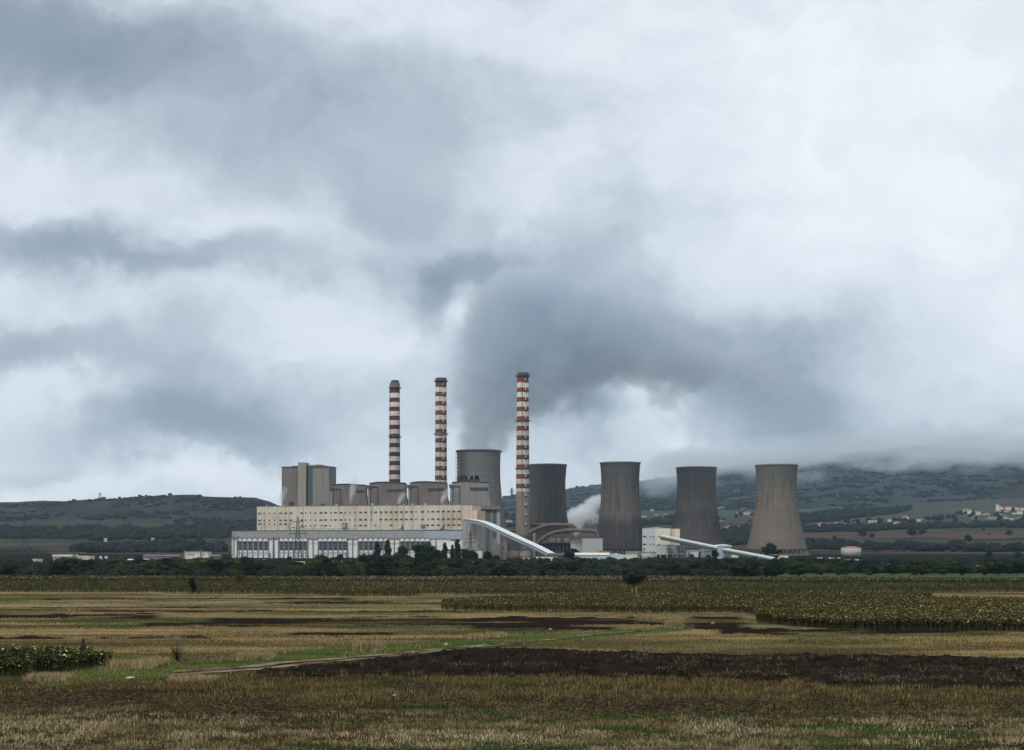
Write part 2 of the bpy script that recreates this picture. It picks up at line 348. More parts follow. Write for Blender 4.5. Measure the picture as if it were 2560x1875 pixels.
# ------------------------------------------------------------------ ground
def perspective_rows(Y0, Y1, n): return 1 / np.linspace(1 / Y0, 1 / Y1, n)
def ground():
    rows = np.concatenate([np.linspace(-400, 60, 12), perspective_rows(80, 700, 420), np.linspace(720, 1700, 60), np.linspace(1720, 4700, 120), [5500, 8000, 12000]])
    uc = np.concatenate([np.linspace(-5, -.72, 24), np.linspace(-.7, .7, 1000), np.linspace(.72, 5, 24)])
    Yg, U = np.meshgrid(rows, uc, indexing='ij')
    X = np.clip(U * np.maximum(Yg, 160.), -9000, 9000); Z_ = gz(X, Yg)
    near = (Yg < 700)
    Z_ = Z_ + np.where(near & (Yg > 60), (fbm(X / 14, Yg / 10, 3, 4) - .5) * .35 + (fbm(X / 1.6, Yg / 1.6, 3, 5) - .5) * .16 * np.clip(1 - Yg / 500, 0, 1), 0)
    far = np.clip((Yg - 1750) / 600, 0, 1)
    Z_ = Z_ + far * (fbm(X / 160, Yg / 160, 4, 6) - .5) * 9
    px, py, Z, st = zones(X, np.maximum(Yg, 60.))
    soil = np.array((.017, .012, .0085)); straw = np.array((.215, .165, .085)); litter = np.array((.036, .026, .013)); green = np.array((.048, .062, .020))
    c = litter[None, None] * (0.55 + st[..., None] * .9)
    mid = (py < 1668)
    c = np.where(mid[..., None], straw * (.1 + np.clip((st[..., None] - .25) * 2.2, .1, 1.3)), c)
    gp = np.clip((fbm(X / 22, Yg / 18, 4, 31) - .52) * 6, 0, 1) * .6
    gp = np.maximum(gp, np.clip((fbm(X / 7, Yg / 4, 4, 33) - .5) * 7, 0, 1) * ((py > 1775) & (px > 900)) * .8)
    gp = np.maximum(gp, poly_in(px, py, [(300, 1507), (1000, 1511), (1100, 1525), (400, 1522)]) * .5)
    c = c * (1 - gp[..., None]) + green * gp[..., None]
    c = np.where(Z['verge'][..., None], (green * np.array((.95, 1.25, .8)) + np.array((.025, .014, .008)) * np.clip((fbm(X / 4, Yg / 3, 4, 36)[..., None] - .4) * 8, 0, 1)) * (.6 + st[..., None] * .8), c)
    b = Z['bare'][..., None]; c = c * (1 - b) + soil * b
    c = np.where(Z['plough'][..., None], soil, c)
    t = Z['tc']; wd = np.clip((py - 1560) / 30, .25, 3.0)
    # farmland beyond the tree belt: strips of different crops and fallow
    k = np.floor(Yg / 95 + np.floor(X / 420 + fbm(X / 900, Yg / 900, 2, 40) * 3) * .37 + fbm(X / 700, Yg / 500, 2, 41) * 3)
    hsh = np.abs(np.sin(k * 12.9898 + 3.1) * 43758.5) % 1
    pal = np.array([(.048, .038, .034), (.066, .052, .042), (.040, .048, .034), (.030, .025, .026), (.052, .054, .040), (.080, .058, .045)])
    fc = pal[(hsh * 5.99).astype(int)] * (.75 + fbm(X / 70, Yg / 30, 3, 42)[..., None] * .5)
    hs = (Yg > 3450) & (X > 300)
    fc = np.where(hs[..., None], np.array((.058, .066, .054)) * (.7 + fbm(X / 160, Yg / 60, 4, 43)[..., None] * .6), fc)
    belt = (Yg > 640) & (Yg < 1750)
    fc = np.where(belt[..., None], np.array((.016, .020, .012)) * (.7 + st[..., None] * .6), fc)
    gs = (Yg > 640) & (Yg < 800) & (px > 1900)
    fc = np.where(gs[..., None], np.array((.055, .085, .035)), fc)
    c = np.where((Yg > 640)[..., None], fc, c)
    n, m_ = X.shape; idx = np.arange(n * m_).reshape(n, m_)
    fs = np.stack([idx[:-1, :-1], idx[:-1, 1:], idx[1:, 1:], idx[1:, :-1]], -1).reshape(-1, 4)
    o = npmesh('ground', np.stack([X, Yg, Z_], -1).reshape(-1, 3), fs, mcol, col=c.reshape(-1, 3), smooth=True)
    tag(o, kind='structure')
ground()
def nearz(X, Y):
    return (fbm(X / 14, Y / 10, 3, 4) - .5) * .35
def sheet(name, px0, px1, lo, hi, nx, ny, zf, colf, kind='structure', mat=None):
    """a strip of land between two edges lo(px), hi(px)"""
    pxs = np.linspace(px0, px1, nx); T = np.linspace(0, 1, ny)
    PX, TT_ = np.meshgrid(pxs, T, indexing='ij')
    Ya = F * HC / (lo(PX) - HY); Yb = F * HC / (hi(PX) - HY)
    Yc = Ya + (Yb - Ya) * TT_; X = (PX - CX) / F * Yc
    Z_ = zf(X, Yc, TT_); idx = np.arange(nx * ny).reshape(nx, ny)
    fs = np.stack([idx[:-1, :-1], idx[1:, :-1], idx[1:, 1:], idx[:-1, 1:]], -1).reshape(-1, 4)
    return tag(npmesh(name, np.stack([X, Yc, Z_], -1).reshape(-1, 3), fs, mat or mcol, col=colf(X, Yc, TT_).reshape(-1, 3), smooth=True), kind=kind)
# ploughed strip with turned clods
def ploz(X, Y, T):
    e = np.clip(np.minimum(T, 1 - T) * 10, 0, 1)
    return nearz(X, Y) + .10 + e * (.10 + (fbm(X / .9, Y / 1.1, 3, 51) - .45) * 1.0 + np.sin(Y * 2.2 + fbm(X / 8, Y / 8, 2, 52) * 4) * .10)
pu = np.array([(640, 1684), (850, 1660), (1000, 1645), (1180, 1624), (1290, 1622), (1500, 1631), (1700, 1636), (2300, 1643), (2800, 1650)], float)
pl = np.array([(640, 1688), (850, 1691), (1100, 1692), (1400, 1694), (1700, 1699), (2000, 1709), (2300, 1721), (2800, 1732)], float)
sheet('ploughed_field', 640, 2800, lambda p: np.interp(p, pl[:, 0], pl[:, 1]) + np.sin(p * .05) * 1.2, lambda p: np.interp(p, pu[:, 0], pu[:, 1]) + np.sin(p * .031) * 1.0, 900, 110, ploz,
      lambda X, Y, T: np.array((.012, .009, .0066)) * (.35 + fbm(X / .5, Y / .7, 3, 53)[..., None] * 1.0 + np.clip((fbm(X / .9, Y / 1.1, 3, 51)[..., None] - .5) * 9, 0, .75)))
# two wheel ruts of the dirt track
def rut(off, name):
    def lo(p): return trackc(p) + np.clip((trackc(p) - 1560) / 28, .3, 4) * (off + .55) + np.sin(p * .06) * .25
    def hi(p): return trackc(p) + np.clip((trackc(p) - 1560) / 28, .3, 4) * (off - .55) + np.sin(p * .045 + 1) * .25
    sheet(name, 430, 1720, lo, hi, 260, 4, lambda X, Y, T: nearz(X, Y) + .14, lambda X, Y, T: np.array((.22, .17, .12)) * (.2 + np.clip((fbm(X / 3, Y / 2.0, 4, 55)[..., None] - .3) * 2.6, 0, 1)))
rut(.95, 'dirt_track'); rut(-.95, 'dirt_track')
# ------------------------------------------------------------------ grass, stubble
def blades(name, X, Y, h, wd, col, lean=.35, z0=None, label=None, curl=0.0):
    n = len(X); z = (nearz(X, Y) if z0 is None else z0) - .03
    a = rs.rand(n) * np.pi * 2; dx = np.cos(a) * wd / 2; dy = np.sin(a) * wd / 2 * .4
    # blades mostly broadside so that each keeps its width from any side
    lx = (rs.randn(n)) * lean * h; ly = rs.randn(n) * lean * h
    hh = h * (1 - .3 * np.abs(lx) / (h + 1e-6)).clip(.3, 1)
    V = np.empty((n, 3, 3), np.float32)
    dx = np.where(np.abs(dx) < wd * .25, wd * .25, dx)
    V[:, 0] = np.stack([X - dx, Y - dy, z], -1); V[:, 1] = np.stack([X + dx, Y + dy, z], -1); V[:, 2] = np.stack([X + lx, Y + ly, z + hh], -1)
    C = np.repeat(col[:, None, :], 3, 1).copy(); C[:, :2] *= .30  # blade roots darkened, painting in the shade between the blades
    o = npmesh(name, V.reshape(-1, 3), np.arange(n * 3).reshape(n, 3), mblade, col=C.reshape(-1, 3))
    return tag(o, label, kind='stuff')
def scatter(n, y0, y1, x0=-520, x1=3080):
    px = rs.uniform(x0, x1, n); py = rs.uniform(y0, y1, n); X, Y = G(px, py); return X, Y
def pick(cols, wts, n, jit=.3):
    i = rs.choice(len(cols), n, p=np.array(wts) / sum(wts)); c = np.array(cols)[i]
    return c * (1 + (rs.rand(n, 1) - .5) * 2 * jit)
STRAW, BROWN, PALE, GREEN, DGREEN = (.31, .23, .095), (.165, .122, .048), (.62, .53, .33), (.055, .085, .022), (.022, .04, .014)
def foreground():
    X, Y = scatter(415000, 1668, 1905)
    px, py, Z, st = zones(X, Y); n0 = len(X)
    patch = fbm(X / 5, Y / 4, 4, 61); fine = fbm(X / 1.4, Y / 1.2, 3, 62)
    keep = (rs.rand(n0) > Z['bare'] * .93) & ~Z['plough'] & (rs.rand(n0) < np.clip((fine - .25) * 2.0, .08, 1))
    keep &= ~((Z['verge'] | (Z['tc'] > -4)) & (px < 700) & (py < 1705)) | (rs.rand(n0) < .0)
    X, Y, px, py, patch, fine, st = [a[keep] for a in (X, Y, px, py, patch, fine, st)]
    n = len(X)
    tall = ((px > 380) & (py < 1752) & (py > 1680)) | ((px > 1850) & (py < 1775))
    k = np.clip((patch - .42) * 5, 0, 1)[:, None]; near = np.clip((py - 1760) / 60, 0, 1)[:, None]
    cb = pick([BROWN, STRAW, (.34, .26, .14), (.06, .042, .02)], [5, 3.0, .8, 2.5], n) * 1.1; cn = pick([PALE, STRAW, BROWN, (.30, .235, .15)], [4.5, 3.5, 3, 4], n) * 1.25
    c = cb * (1 - near * (.35 + .65 * k)) + cn * near * (.35 + .65 * k)
    gm = (np.clip((fbm(X / 7, Y / 4, 4, 33) - .47) * 6, 0, 1) * ((py > 1765) & (px > 650)) + np.clip((fbm(X / 11, Y / 6, 4, 35) - .57) * 6, 0, 1)) > rs.rand(n) * 1.1
    c = np.where(gm[:, None], pick([GREEN, DGREEN, (.09, .11, .04)], [4, 3, 2], n), c)
    h = np.where(tall, rs.uniform(.22, .48, n), rs.uniform(.10, .34, n)) * (.30 + fine * 1.45); h = np.where(gm, h * .6, h)
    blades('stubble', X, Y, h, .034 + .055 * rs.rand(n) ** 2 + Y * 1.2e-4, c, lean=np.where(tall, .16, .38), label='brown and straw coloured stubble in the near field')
    # green weeds spread low in the near field
foreground()
def midfield():
    X, Y = scatter(380000, 1482, 1672)
    px, py, Z, st = zones(X, Y); n0 = len(X)
    fine = fbm(X / 2.5, Y / 3, 3, 66)
    keep = (rs.rand(n0) > Z['bare'] * 1.15) & ~Z['plough'] & ~Z['verge'] & (rs.rand(n0) < .25 + fine)
    keep &= ~poly_in(px, py, SUNA) & ~poly_in(px, py, SUNB) & ~poly_in(px, py, SUNC) & (np.abs(Z['tc']) > 5)
    X, Y, px, py, st, fine = [a[keep] for a in (X, Y, px, py, st, fine)]; n = len(X)
    k = np.clip((fbm(X / 30, Y / 9, 3, 67) - .4) * 4, 0, 1)[:, None]
    c = pick([STRAW, (.25, .19, .10), (.38, .30, .17), BROWN], [5, 3, 1.3, 3], n) * (.45 + 1.15 * k) * np.array((1.06, 1.0, .88))
    right = (px > 1350) & (py > 1583); c = np.where(right[:, None], c * np.array((1.1, 1.1, 1.1)), c)
    g = (np.clip((fbm(X / 22, Y / 18, 4, 31) - .52) * 6, 0, 1) > rs.rand(n) * 1.3); c = np.where(g[:, None], pick([GREEN, (.08, .09, .03)], [1, 1], n), c)
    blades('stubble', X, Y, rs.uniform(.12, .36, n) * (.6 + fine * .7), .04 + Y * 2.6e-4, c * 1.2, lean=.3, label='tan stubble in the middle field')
midfield()
def verge():
    X, Y = scatter(150000, 1560, 1725, 0, 1740)
    px, py, Z, st = zones(X, Y)
    on_rut = (np.abs(trackc(px) - py + np.clip((trackc(px) - 1560) / 28, .3, 4) * .95) < np.clip((py - 1560) / 28, .3, 4) * .5) | (np.abs(trackc(px) - py - np.clip((trackc(px) - 1560) / 28, .3, 4) * .95) < np.clip((py - 1560) / 28, .3, 4) * .5)
    keep = Z['verge'] & ~on_rut; X, Y, px, py, st = [a[keep] for a in (X, Y, px, py, st)]; n = len(X)
    dry = fbm(X / 6, Y / 6, 3, 71) + np.where(px < 560, .12, 0) > rs.uniform(.38, .80, n)
    c = np.where(dry[:, None], pick([STRAW, PALE, (.10, .08, .03)], [3, 1, 2], n), pick([(.055, .10, .024), (.036, .066, .018), (.10, .12, .035)], [4, 3, 2], n))
    h = np.where(dry, rs.uniform(.15, .5, n), rs.uniform(.06, .18, n))
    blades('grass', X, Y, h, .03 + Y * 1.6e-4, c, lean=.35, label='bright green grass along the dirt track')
verge()
def plough_straw():
    X, Y = scatter(110000, 1618, 1735, 640, 2710)
    px, py, Z, st = zones(X, Y); cl = fbm(X / 2.2, Y / 2.6, 3, 75); row = fbm(X / 40, Y / 5, 2, 76)
    keep = Z['plough'] & (rs.rand(len(X)) < np.clip((cl - .46) * 5, 0.02, 1) * np.clip((row - .3) * 2.2, .1, 1)); X, Y = X[keep], Y[keep]; n = len(X)
    c = pick([(.22, .17, .10), (.12, .09, .05), (.38, .30, .19), (.05, .035, .02)], [3, 3, 1.5, 2], n)
    blades('straw', X, Y, rs.uniform(.15, .55, n), .05 + Y * 1.4e-4, c, lean=.9, z0=nearz(X, Y) + .25, label='straw bits turned into the ploughed soil')
plough_straw()
def lying_straw():
    X, Y = scatter(76000, 1700, 1850); px, py, Z, st = zones(X, Y)
    keep = (Z['bare'] > .25) & (rs.rand(len(X)) < .8); X, Y = X[keep], Y[keep]; n = len(X)
    c = pick([(.10, .07, .04), (.17, .125, .075), (.04, .028, .016)], [4, 2, 4], n)
    V = np.empty((n, 3, 3), np.float32); z = nearz(X, Y); L = rs.uniform(.2, .7, n); a = rs.randn(n) * .6
    V[:, 0] = np.stack([X, Y, z + .03], -1); V[:, 1] = np.stack([X, Y, z + .03 + .05], -1); V[:, 2] = np.stack([X + np.cos(a) * L, Y + np.sin(a) * L, z + .05 + rs.rand(n) * .12], -1)
    tag(npmesh('straw', V.reshape(-1, 3), np.arange(n * 3).reshape(n, 3), mblade, col=np.repeat(c, 3, 0)), 'loose straw lying on the bare tracks of the near field', kind='stuff')
lying_straw()
def weeds():
    X, Y = scatter(190000, 1690, 1900); px, py, Z, st = zones(X, Y)
    d = np.clip((fbm(X / 7, Y / 4, 4, 33) - .50) * 7, 0, 1) * ((py > 1765) & (px > 700)) + .5 * np.clip((fbm(X / 6, Y / 4, 4, 37) - .60) * 9, 0, 1)
    keep = rs.rand(len(X)) < d * .5; X, Y = X[keep], Y[keep]; n = len(X)
    z = nearz(X, Y) + rs.rand(n) * .14; s = rs.uniform(.04, .10, n); a = rs.rand(n) * 6.28; V = np.empty((n, 3, 3), np.float32)
    V[:, 0] = np.stack([X, Y, z], -1); V[:, 1] = np.stack([X + np.cos(a) * s * 1.6, Y + np.sin(a) * s, z + s * .7], -1); V[:, 2] = np.stack([X + np.cos(a + .9) * s * 1.6, Y + np.sin(a + .9) * s, z + s * .9], -1)
    tag(npmesh('weeds', V.reshape(-1, 3), np.arange(n * 3).reshape(n, 3), mblade, col=np.repeat(pick([(.045, .10, .025), (.03, .06, .018), (.09, .15, .05)], [4, 4, 1.4], n), 3, 0)), 'low green weeds spreading through the near stubble', kind='stuff')
weeds()
# ------------------------------------------------------------------ sunflower fields
def leaves(X, Y, Z, s, col, droop=.5):
    """one drooping leaf (two triangles folded along the rib) per row"""
    n = len(X); a = rs.rand(n) * 6.283; ca, sa = np.cos(a), np.sin(a); d = -s * droop * rs.uniform(-.3, 1.3, n)
    V = np.empty((n, 4, 3), np.float32)
    V[:, 0] = np.stack([X, Y, Z], -1)
    V[:, 1] = np.stack([X + ca * s * .5 - sa * s * .42, Y + sa * s * .5 + ca * s * .42, Z + d * .3], -1)
    V[:, 2] = np.stack([X + ca * s, Y + sa * s, Z + d], -1)
    V[:, 3] = np.stack([X + ca * s * .5 + sa * s * .42, Y + sa * s * .5 - ca * s * .42, Z + d * .3], -1)
    return V.reshape(-1, 3), np.repeat(col, 4, 0)
LEAFC = [(.15, .13, .038), (.23, .205, .075), (.045, .055, .016), (.06, .038, .018), (.025, .018, .011)]
def crop_field(name, poly, n, hgt, label, cols, wts, leaf=.3, per=9, ymin=None, ymax=None):
    xs = [p[0] for p in poly]; ys = [p[1] for p in poly]
    px = rs.uniform(max(min(xs), -130), min(max(xs), 2690), n * 3); py = rs.uniform(min(ys), max(ys), n * 3)
    # even over the picture with a share even over the land, nearer rows keep single plants apart
    k = poly_in(px, py, poly) & ~((poly is SUNA) & (px > 1880) & (py > 1538)) & ~((poly is SUNA) & (np.abs(px - 1585) < 11) & (py < 1496)) & ~((poly is SUNC) & (np.abs(px - 1585) < 7) & (py > 1472)); px, py = px[k][:n], py[k][:n]; X, Y = G(px, py); m = len(X)
    # close front row
    low = []
    f = [(poly[i], poly[i + 1]) for i in range(len(poly) - 1)]
    z0 = nearz(X, Y); H_ = hgt * rs.uniform(.85, 1.12, m)
    LX, LY, LZ, LS, LC = [], [], [], [], []
    for j in range(per):
        t = (j + 1) / per
        LX.append(X + rs.randn(m) * .10); LY.append(Y + rs.randn(m) * .10); LZ.append(z0 + H_ * (.2 + .8 * t ** .7)); LS.append(leaf * rs.uniform(.7, 1.3, m) * (1 if t > .3 else .7))
        c = pick(cols, wts, m) ; c = c * (.45 + 1.1 * fbm(X / 9, Y / 12, 3, 88)[:, None]) * np.where((py > 1440) & (py < 1490) & ((px < 760) | (px > 1750)), .75, 1)[:, None] * ((1.05 if t > .8 else .4) if per < 6 else 1.4 if t > .8 else .75 if t > .55 else .38); LC.append(c)  # crop shade painted in: low leaves darkened, top leaves lightened
    V, C = leaves(np.concatenate(LX), np.concatenate(LY), np.concatenate(LZ), np.concatenate(LS), np.concatenate(LC), .6)
    nq = len(V) // 4
    # stems as thin quads
    S = np.empty((m, 4, 3), np.float32); wd = .035 + Y * 5e-5
    S[:, 0] = np.stack([X - wd, Y, z0 - .05], -1); S[:, 1] = np.stack([X + wd, Y, z0 - .05], -1); S[:, 2] = np.stack([X + wd, Y, z0 + H_ * .95], -1); S[:, 3] = np.stack([X - wd, Y, z0 + H_ * .95], -1)
    SC = np.repeat(pick([(.07, .08, .03), (.06, .045, .02)], [1, 1], m), 4, 0)
    V = np.concatenate([V, S.reshape(-1, 3)]); C = np.concatenate([C, SC]); nf = nq + m
    tag(npmesh(name, V, np.arange(nf * 4).reshape(nf, 4), mblade, col=C), label, kind='stuff')
W5 = [4, 1.6, 2.5, 4, 4]
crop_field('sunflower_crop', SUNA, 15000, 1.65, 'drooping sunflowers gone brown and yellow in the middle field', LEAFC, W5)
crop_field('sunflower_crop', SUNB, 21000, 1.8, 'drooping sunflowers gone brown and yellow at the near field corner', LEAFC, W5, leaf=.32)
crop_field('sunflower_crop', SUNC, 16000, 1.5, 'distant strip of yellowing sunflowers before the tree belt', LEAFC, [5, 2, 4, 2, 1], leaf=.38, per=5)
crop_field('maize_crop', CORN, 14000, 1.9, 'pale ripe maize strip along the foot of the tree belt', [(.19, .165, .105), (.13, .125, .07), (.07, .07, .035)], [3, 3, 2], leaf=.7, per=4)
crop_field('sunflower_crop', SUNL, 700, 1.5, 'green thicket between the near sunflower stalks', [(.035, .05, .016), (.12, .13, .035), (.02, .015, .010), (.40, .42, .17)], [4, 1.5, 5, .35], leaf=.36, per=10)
# ------------------------------------------------------------------ trees
def icos(sub=1):
    t = (1 + 5 ** .5) / 2
    v = [(-1, t, 0), (1, t, 0), (-1, -t, 0), (1, -t, 0), (0, -1, t), (0, 1, t), (0, -1, -t), (0, 1, -t), (t, 0, -1), (t, 0, 1), (-t, 0, -1), (-t, 0, 1)]
    f = [(0, 11, 5), (0, 5, 1), (0, 1, 7), (0, 7, 10), (0, 10, 11), (1, 5, 9), (5, 11, 4), (11, 10, 2), (10, 7, 6), (7, 1, 8), (3, 9, 4), (3, 4, 2), (3, 2, 6), (3, 6, 8), (3, 8, 9), (4, 9, 5), (2, 4, 11), (6, 2, 10), (8, 6, 7), (9, 8, 1)]
    v = [Vector(x).normalized() for x in v]
    for _ in range(sub):
        c = {}; nf = []
        def mid(a, b):
            k = (min(a, b), max(a, b))
            if k not in c: v.append(((v[a] + v[b]) / 2).normalized()); c[k] = len(v) - 1
            return c[k]
        for a, b, d in f:
            ab, bd, da = mid(a, b), mid(b, d), mid(d, a); nf += [(a, ab, da), (b, bd, ab), (d, da, bd), (ab, bd, da)]
        f = nf
    return np.array([tuple(x) for x in v]), np.array(f)
def crown_mesh(name, w_, h_, z0, n, ls, seed, mat, shape='round', core=True):
    r = np.random.RandomState(seed); lobes = []
    nl = {'round': 11, 'column': 9, 'bush': 8, 'sparse': 9}[shape]
    for i in range(nl):
        t = (i + .5) / nl
        if shape == 'column': lobes.append((r.randn() * w_ * .08, r.randn() * w_ * .08, z0 + h_ * (.08 + .86 * t), w_ * .5 * (1 - .75 * abs(t - .35) ** 1.3) * r.uniform(.75, 1), h_ * .14))
        else:
            a = r.rand() * 6.28; rad = w_ * .30 * math.sqrt(r.rand()) * (1.15 - .6 * t)
            lobes.append((math.cos(a) * rad, math.sin(a) * rad, z0 + h_ * (.22 + .60 * t), w_ * r.uniform(.20, .32), h_ * r.uniform(.15, .26)))
    V, Fc = [], []
    b = 0; ico, fi = icos(1)
    if core:  # solid cores added inside the crown to block light
        for (x, y, z, a, c) in lobes:
            k = 1 + (r.rand(len(ico), 1) - .5) * .5
            V.append(ico * k * np.array((a, a, c)) * .72 + np.array((x, y, z))); Fc.append(fi + b); b += len(ico)
    L = np.array(lobes); idx = r.choice(len(L), n, p=(L[:, 3] ** 2) / (L[:, 3] ** 2).sum()); d = r.randn(n, 3); d /= np.linalg.norm(d, axis=1)[:, None]
    rad = r.uniform(.65, 1.12, (n, 1)); c = L[idx, :3] + d * rad * np.stack([L[idx, 3], L[idx, 3], L[idx, 4]], -1)
    c[:, 2] = np.maximum(c[:, 2], z0 * .8 + .1)
    e1 = r.randn(n, 3); e1 /= np.linalg.norm(e1, axis=1)[:, None]; e2 = np.cross(e1, r.randn(n, 3)); e2 /= np.linalg.norm(e2, axis=1)[:, None]
    s = ls * r.uniform(.5, 1.3, (n, 1))
    T = np.stack([c - e1 * s, c + e1 * s * .7 + e2 * s * .8, c + e1 * s * .6 - e2 * s * .8], 1).reshape(-1, 3)
    V.append(T); Fc.append(np.arange(n * 3).reshape(n, 3) + b)
    o = npmesh(name, np.concatenate(V), np.concatenate(Fc), mat); me = o.data; bpy.data.objects.remove(o); return me
def trunk_mesh(h, r0, spread, seed, nb=5):
    r = random.Random(seed); m = MB(); top = (r.uniform(-.2, .2), r.uniform(-.2, .2), h)
    m.tube([(0, 0, -.5), (0, 0, 0), (top[0] * .4, top[1] * .4, h * .5), top], [r0 * 1.3, r0, r0 * .8, r0 * .55], 7)
    for i in range(nb):
        a = i * 6.28 / nb + r.random(); q = (math.cos(a) * spread, math.sin(a) * spread, h + spread * r.uniform(.7, 1.5)); b0 = (top[0] * .7, top[1] * .7, h * r.uniform(.75, .98))
        mid = tuple((b0[k] + q[k]) / 2 + (0, 0, -spread * .1)[k] for k in range(3)); m.tube([b0, mid, q], [r0 * .45, r0 * .3, r0 * .12], 5)
    me = bpy.data.meshes.new('trunk'); me.from_pydata(m.v, [], m.f); me.materials.append(mt['trunk']); return me
def tree_kind(shape, w_, h_, z0, n, ls, seed, mat, core=True):
    return (crown_mesh('crown', w_, h_, z0, n, ls, seed, mat, shape, core), trunk_mesh(max(z0 + h_ * .25, .6), max(.12, w_ * (.045 if n > 5000 else .03)), w_ * .25, seed), h_ + z0)
def place_tree(kind, x, y, z, s, label, group=None, name='tree', cat='tree', rot=None, wide=1.0):
    root = thing(name, label, cat, (x, y, z), rnd.random() * 6.28 if rot is None else rot, group); root.scale = (s * rnd.uniform(.9, 1.2) * wide, s * rnd.uniform(.9, 1.2) * wide, s)
    for nm, me in (('crown', kind[0]), ('trunk', kind[1])):
        o = bpy.data.objects.new(nm, me); COL.objects.link(o); o.parent = root
    return root
KB = [tree_kind('round', 9, 7.2, 1.2, 1500, .36, 100 + i, FOL[[0, 1, 0, 1, 0][i]]) for i in range(5)]
KY = [tree_kind('round', 8, 6.6, 1.0, 1500, .36, 120 + i, FOL[2]) for i in range(2)]
KU = [tree_kind('bush', 6.5, 4.2, .2, 1000, .34, 130 + i, FOL[[0, 1][i]]) for i in range(2)]
KP = [tree_kind('column', 5.0, 15, .8, 1500, .42, 140 + i, FOL[0]) for i in range(2)]
KF = [tree_kind('round', 12, 9, 1, 500, .8, 150 + i, FOL[4]) for i in range(2)]
# the belt between the fields and the plant: label by what stands behind
SEG = [(-200, 240, 'the bare poplar grove and long cream shed'), (240, 470, 'the two white tanks and the low sheds'), (470, 640, 'the cream office block with five windows'), (640, 900, 'the left half of the arched turbine hall'),
       (900, 1160, 'the right half of the arched turbine hall'), (1160, 1430, 'the white conveyor gallery'), (1430, 1620, 'the pale blue warehouse'), (1620, 1830, 'the green sided conveyor'), (1830, 2060, 'the rightmost cooling tower'), (2060, 2260, 'the orange roofed storage tank'), (2260, 2800, 'the ploughed slope under the village')]
def seg(px):
    for a, b, t in SEG:
        if a <= px < b: return t
    return SEG[0][2]
BTOP = lambda px: np.interp(px, [0, 120, 260, 450, 560, 700, 830, 930, 1100, 1200, 1300, 1380, 1500, 1650, 1750, 1850, 1950, 2050, 2200, 2560], [1402, 1398, 1400, 1396, 1393, 1394, 1393, 1388, 1392, 1397, 1399, 1400, 1403, 1402, 1396, 1399, 1397, 1400, 1403, 1400])
def belt():
    n = 0
    rowsY = [(1, 670, 1.15), (2, 715, 1.2), (3, 780, 1.3), (4, 880, 1.4), (5, 1000, 1.6)]
    for k, Y0, sm in rowsY:
        px = -110 + rnd.random() * 40
        while px < 2680:
            right = px > 1930
            Y = Y0 + rnd.uniform(-14, 14) + (110 if right and k < 3 else 0)
            step = F * (9.5 * sm) / Y * rnd.uniform(.7, 1.35); px += step
            if right and k in (1,) and rnd.random() < .35: continue
            x = (px - CX) / F * Y; z = float(gz(x, Y)); tgt = float(BTOP(px)) + rnd.uniform(-9, 15) + (8 if k < 3 else 0)
            top = HC - (tgt - HY) / F * Y; kind = rnd.choice(KB) if k > 1 else rnd.choice(KB + KU)
            yel = rnd.random() < .10
            hgt = max(4.0, min(top - z, 16))
            s = hgt / kind[2]
            if yel:
                kind = rnd.choice(KY); s = hgt * .9 / kind[2]
            lab = ('yellowing ' if yel else 'dark green ') + 'tree in the belt before ' + seg(px)
            place_tree(kind, x, Y, z - .5, s, lab, wide=1.3, group=('yellowing' if yel else 'dark') + ' trees before ' + seg(px)); n += 1
    print('belt trees', n)
belt()
def undergrowth():
    X, Y, Zz = [], [], []; n = 4200; px = rs.uniform(-140, 2700, n); Yc = np.where(rs.rand(n) < .35, rs.uniform(664, 700, n), rs.uniform(700, 1290, n)); Yc = np.where((px > 1920) & (Yc < 800), Yc + 150, Yc)
    x = (px - CX) / F * Yc; z = gz(x, Yc); s = rs.uniform(1.4, 3.4, n); ico, fi = icos(1); k = 1 + (rs.rand(n, len(ico), 1) - .5) * .6
    V = ico[None] * k * s[:, None, None] * .85 * np.array((1.2, 1.2, .9)) + np.stack([x, Yc, z + s * .5], -1)[:, None, :]; Fc = (fi[None] + (np.arange(n) * len(ico))[:, None, None]).reshape(-1, 3)
    m_ = 34; d = rs.randn(n, m_, 3); d /= np.linalg.norm(d, axis=2)[..., None]; c = np.stack([x, Yc, z + s * .5], -1)[:, None, :] + d * (s[:, None, None] * rs.uniform(.75, 1.25, (n, m_, 1))) * np.array((1.2, 1.2, .9)); c = c.reshape(-1, 3)
    e1 = rs.randn(len(c), 3); e1 /= np.linalg.norm(e1, axis=1)[:, None]; e2 = np.cross(e1, rs.randn(len(c), 3)); e2 /= np.linalg.norm(e2, axis=1)[:, None]; q = rs.uniform(.25, .6, (len(c), 1))
    T = np.stack([c - e1 * q, c + e1 * q * .7 + e2 * q * .8, c + e1 * q * .6 - e2 * q * .8], 1).reshape(-1, 3); F2 = np.arange(len(T)).reshape(-1, 3) + V.size // 3
    tag(npmesh('undergrowth', np.concatenate([V.reshape(-1, 3), T]), np.concatenate([Fc, F2]), MF('undergrowth_leaves', (.006, .010, .007), (.017, .024, .013))), 'dark bramble and brushwood filling the tree belt', kind='stuff')
undergrowth()
def shrub_row(px0, px1, Y, label, group, n, ks=KU, s0=.5, s1=1.0):
    for i in range(n):
        px = px0 + (px1 - px0) * (i + rnd.random() * .8) / n; x = (px - CX) / F * Y
        place_tree(rnd.choice(ks), x, Y + rnd.uniform(-8, 8), float(gz(x, Y)) - .1, rnd.uniform(s0, s1), label, group, 'shrub', 'shrub')
shrub_row(1640, 1960, 700, 'rounded dark shrub on the green meadow under the green sided conveyor', 'shrubs on the meadow under the conveyor', 9, s0=.9, s1=1.5)
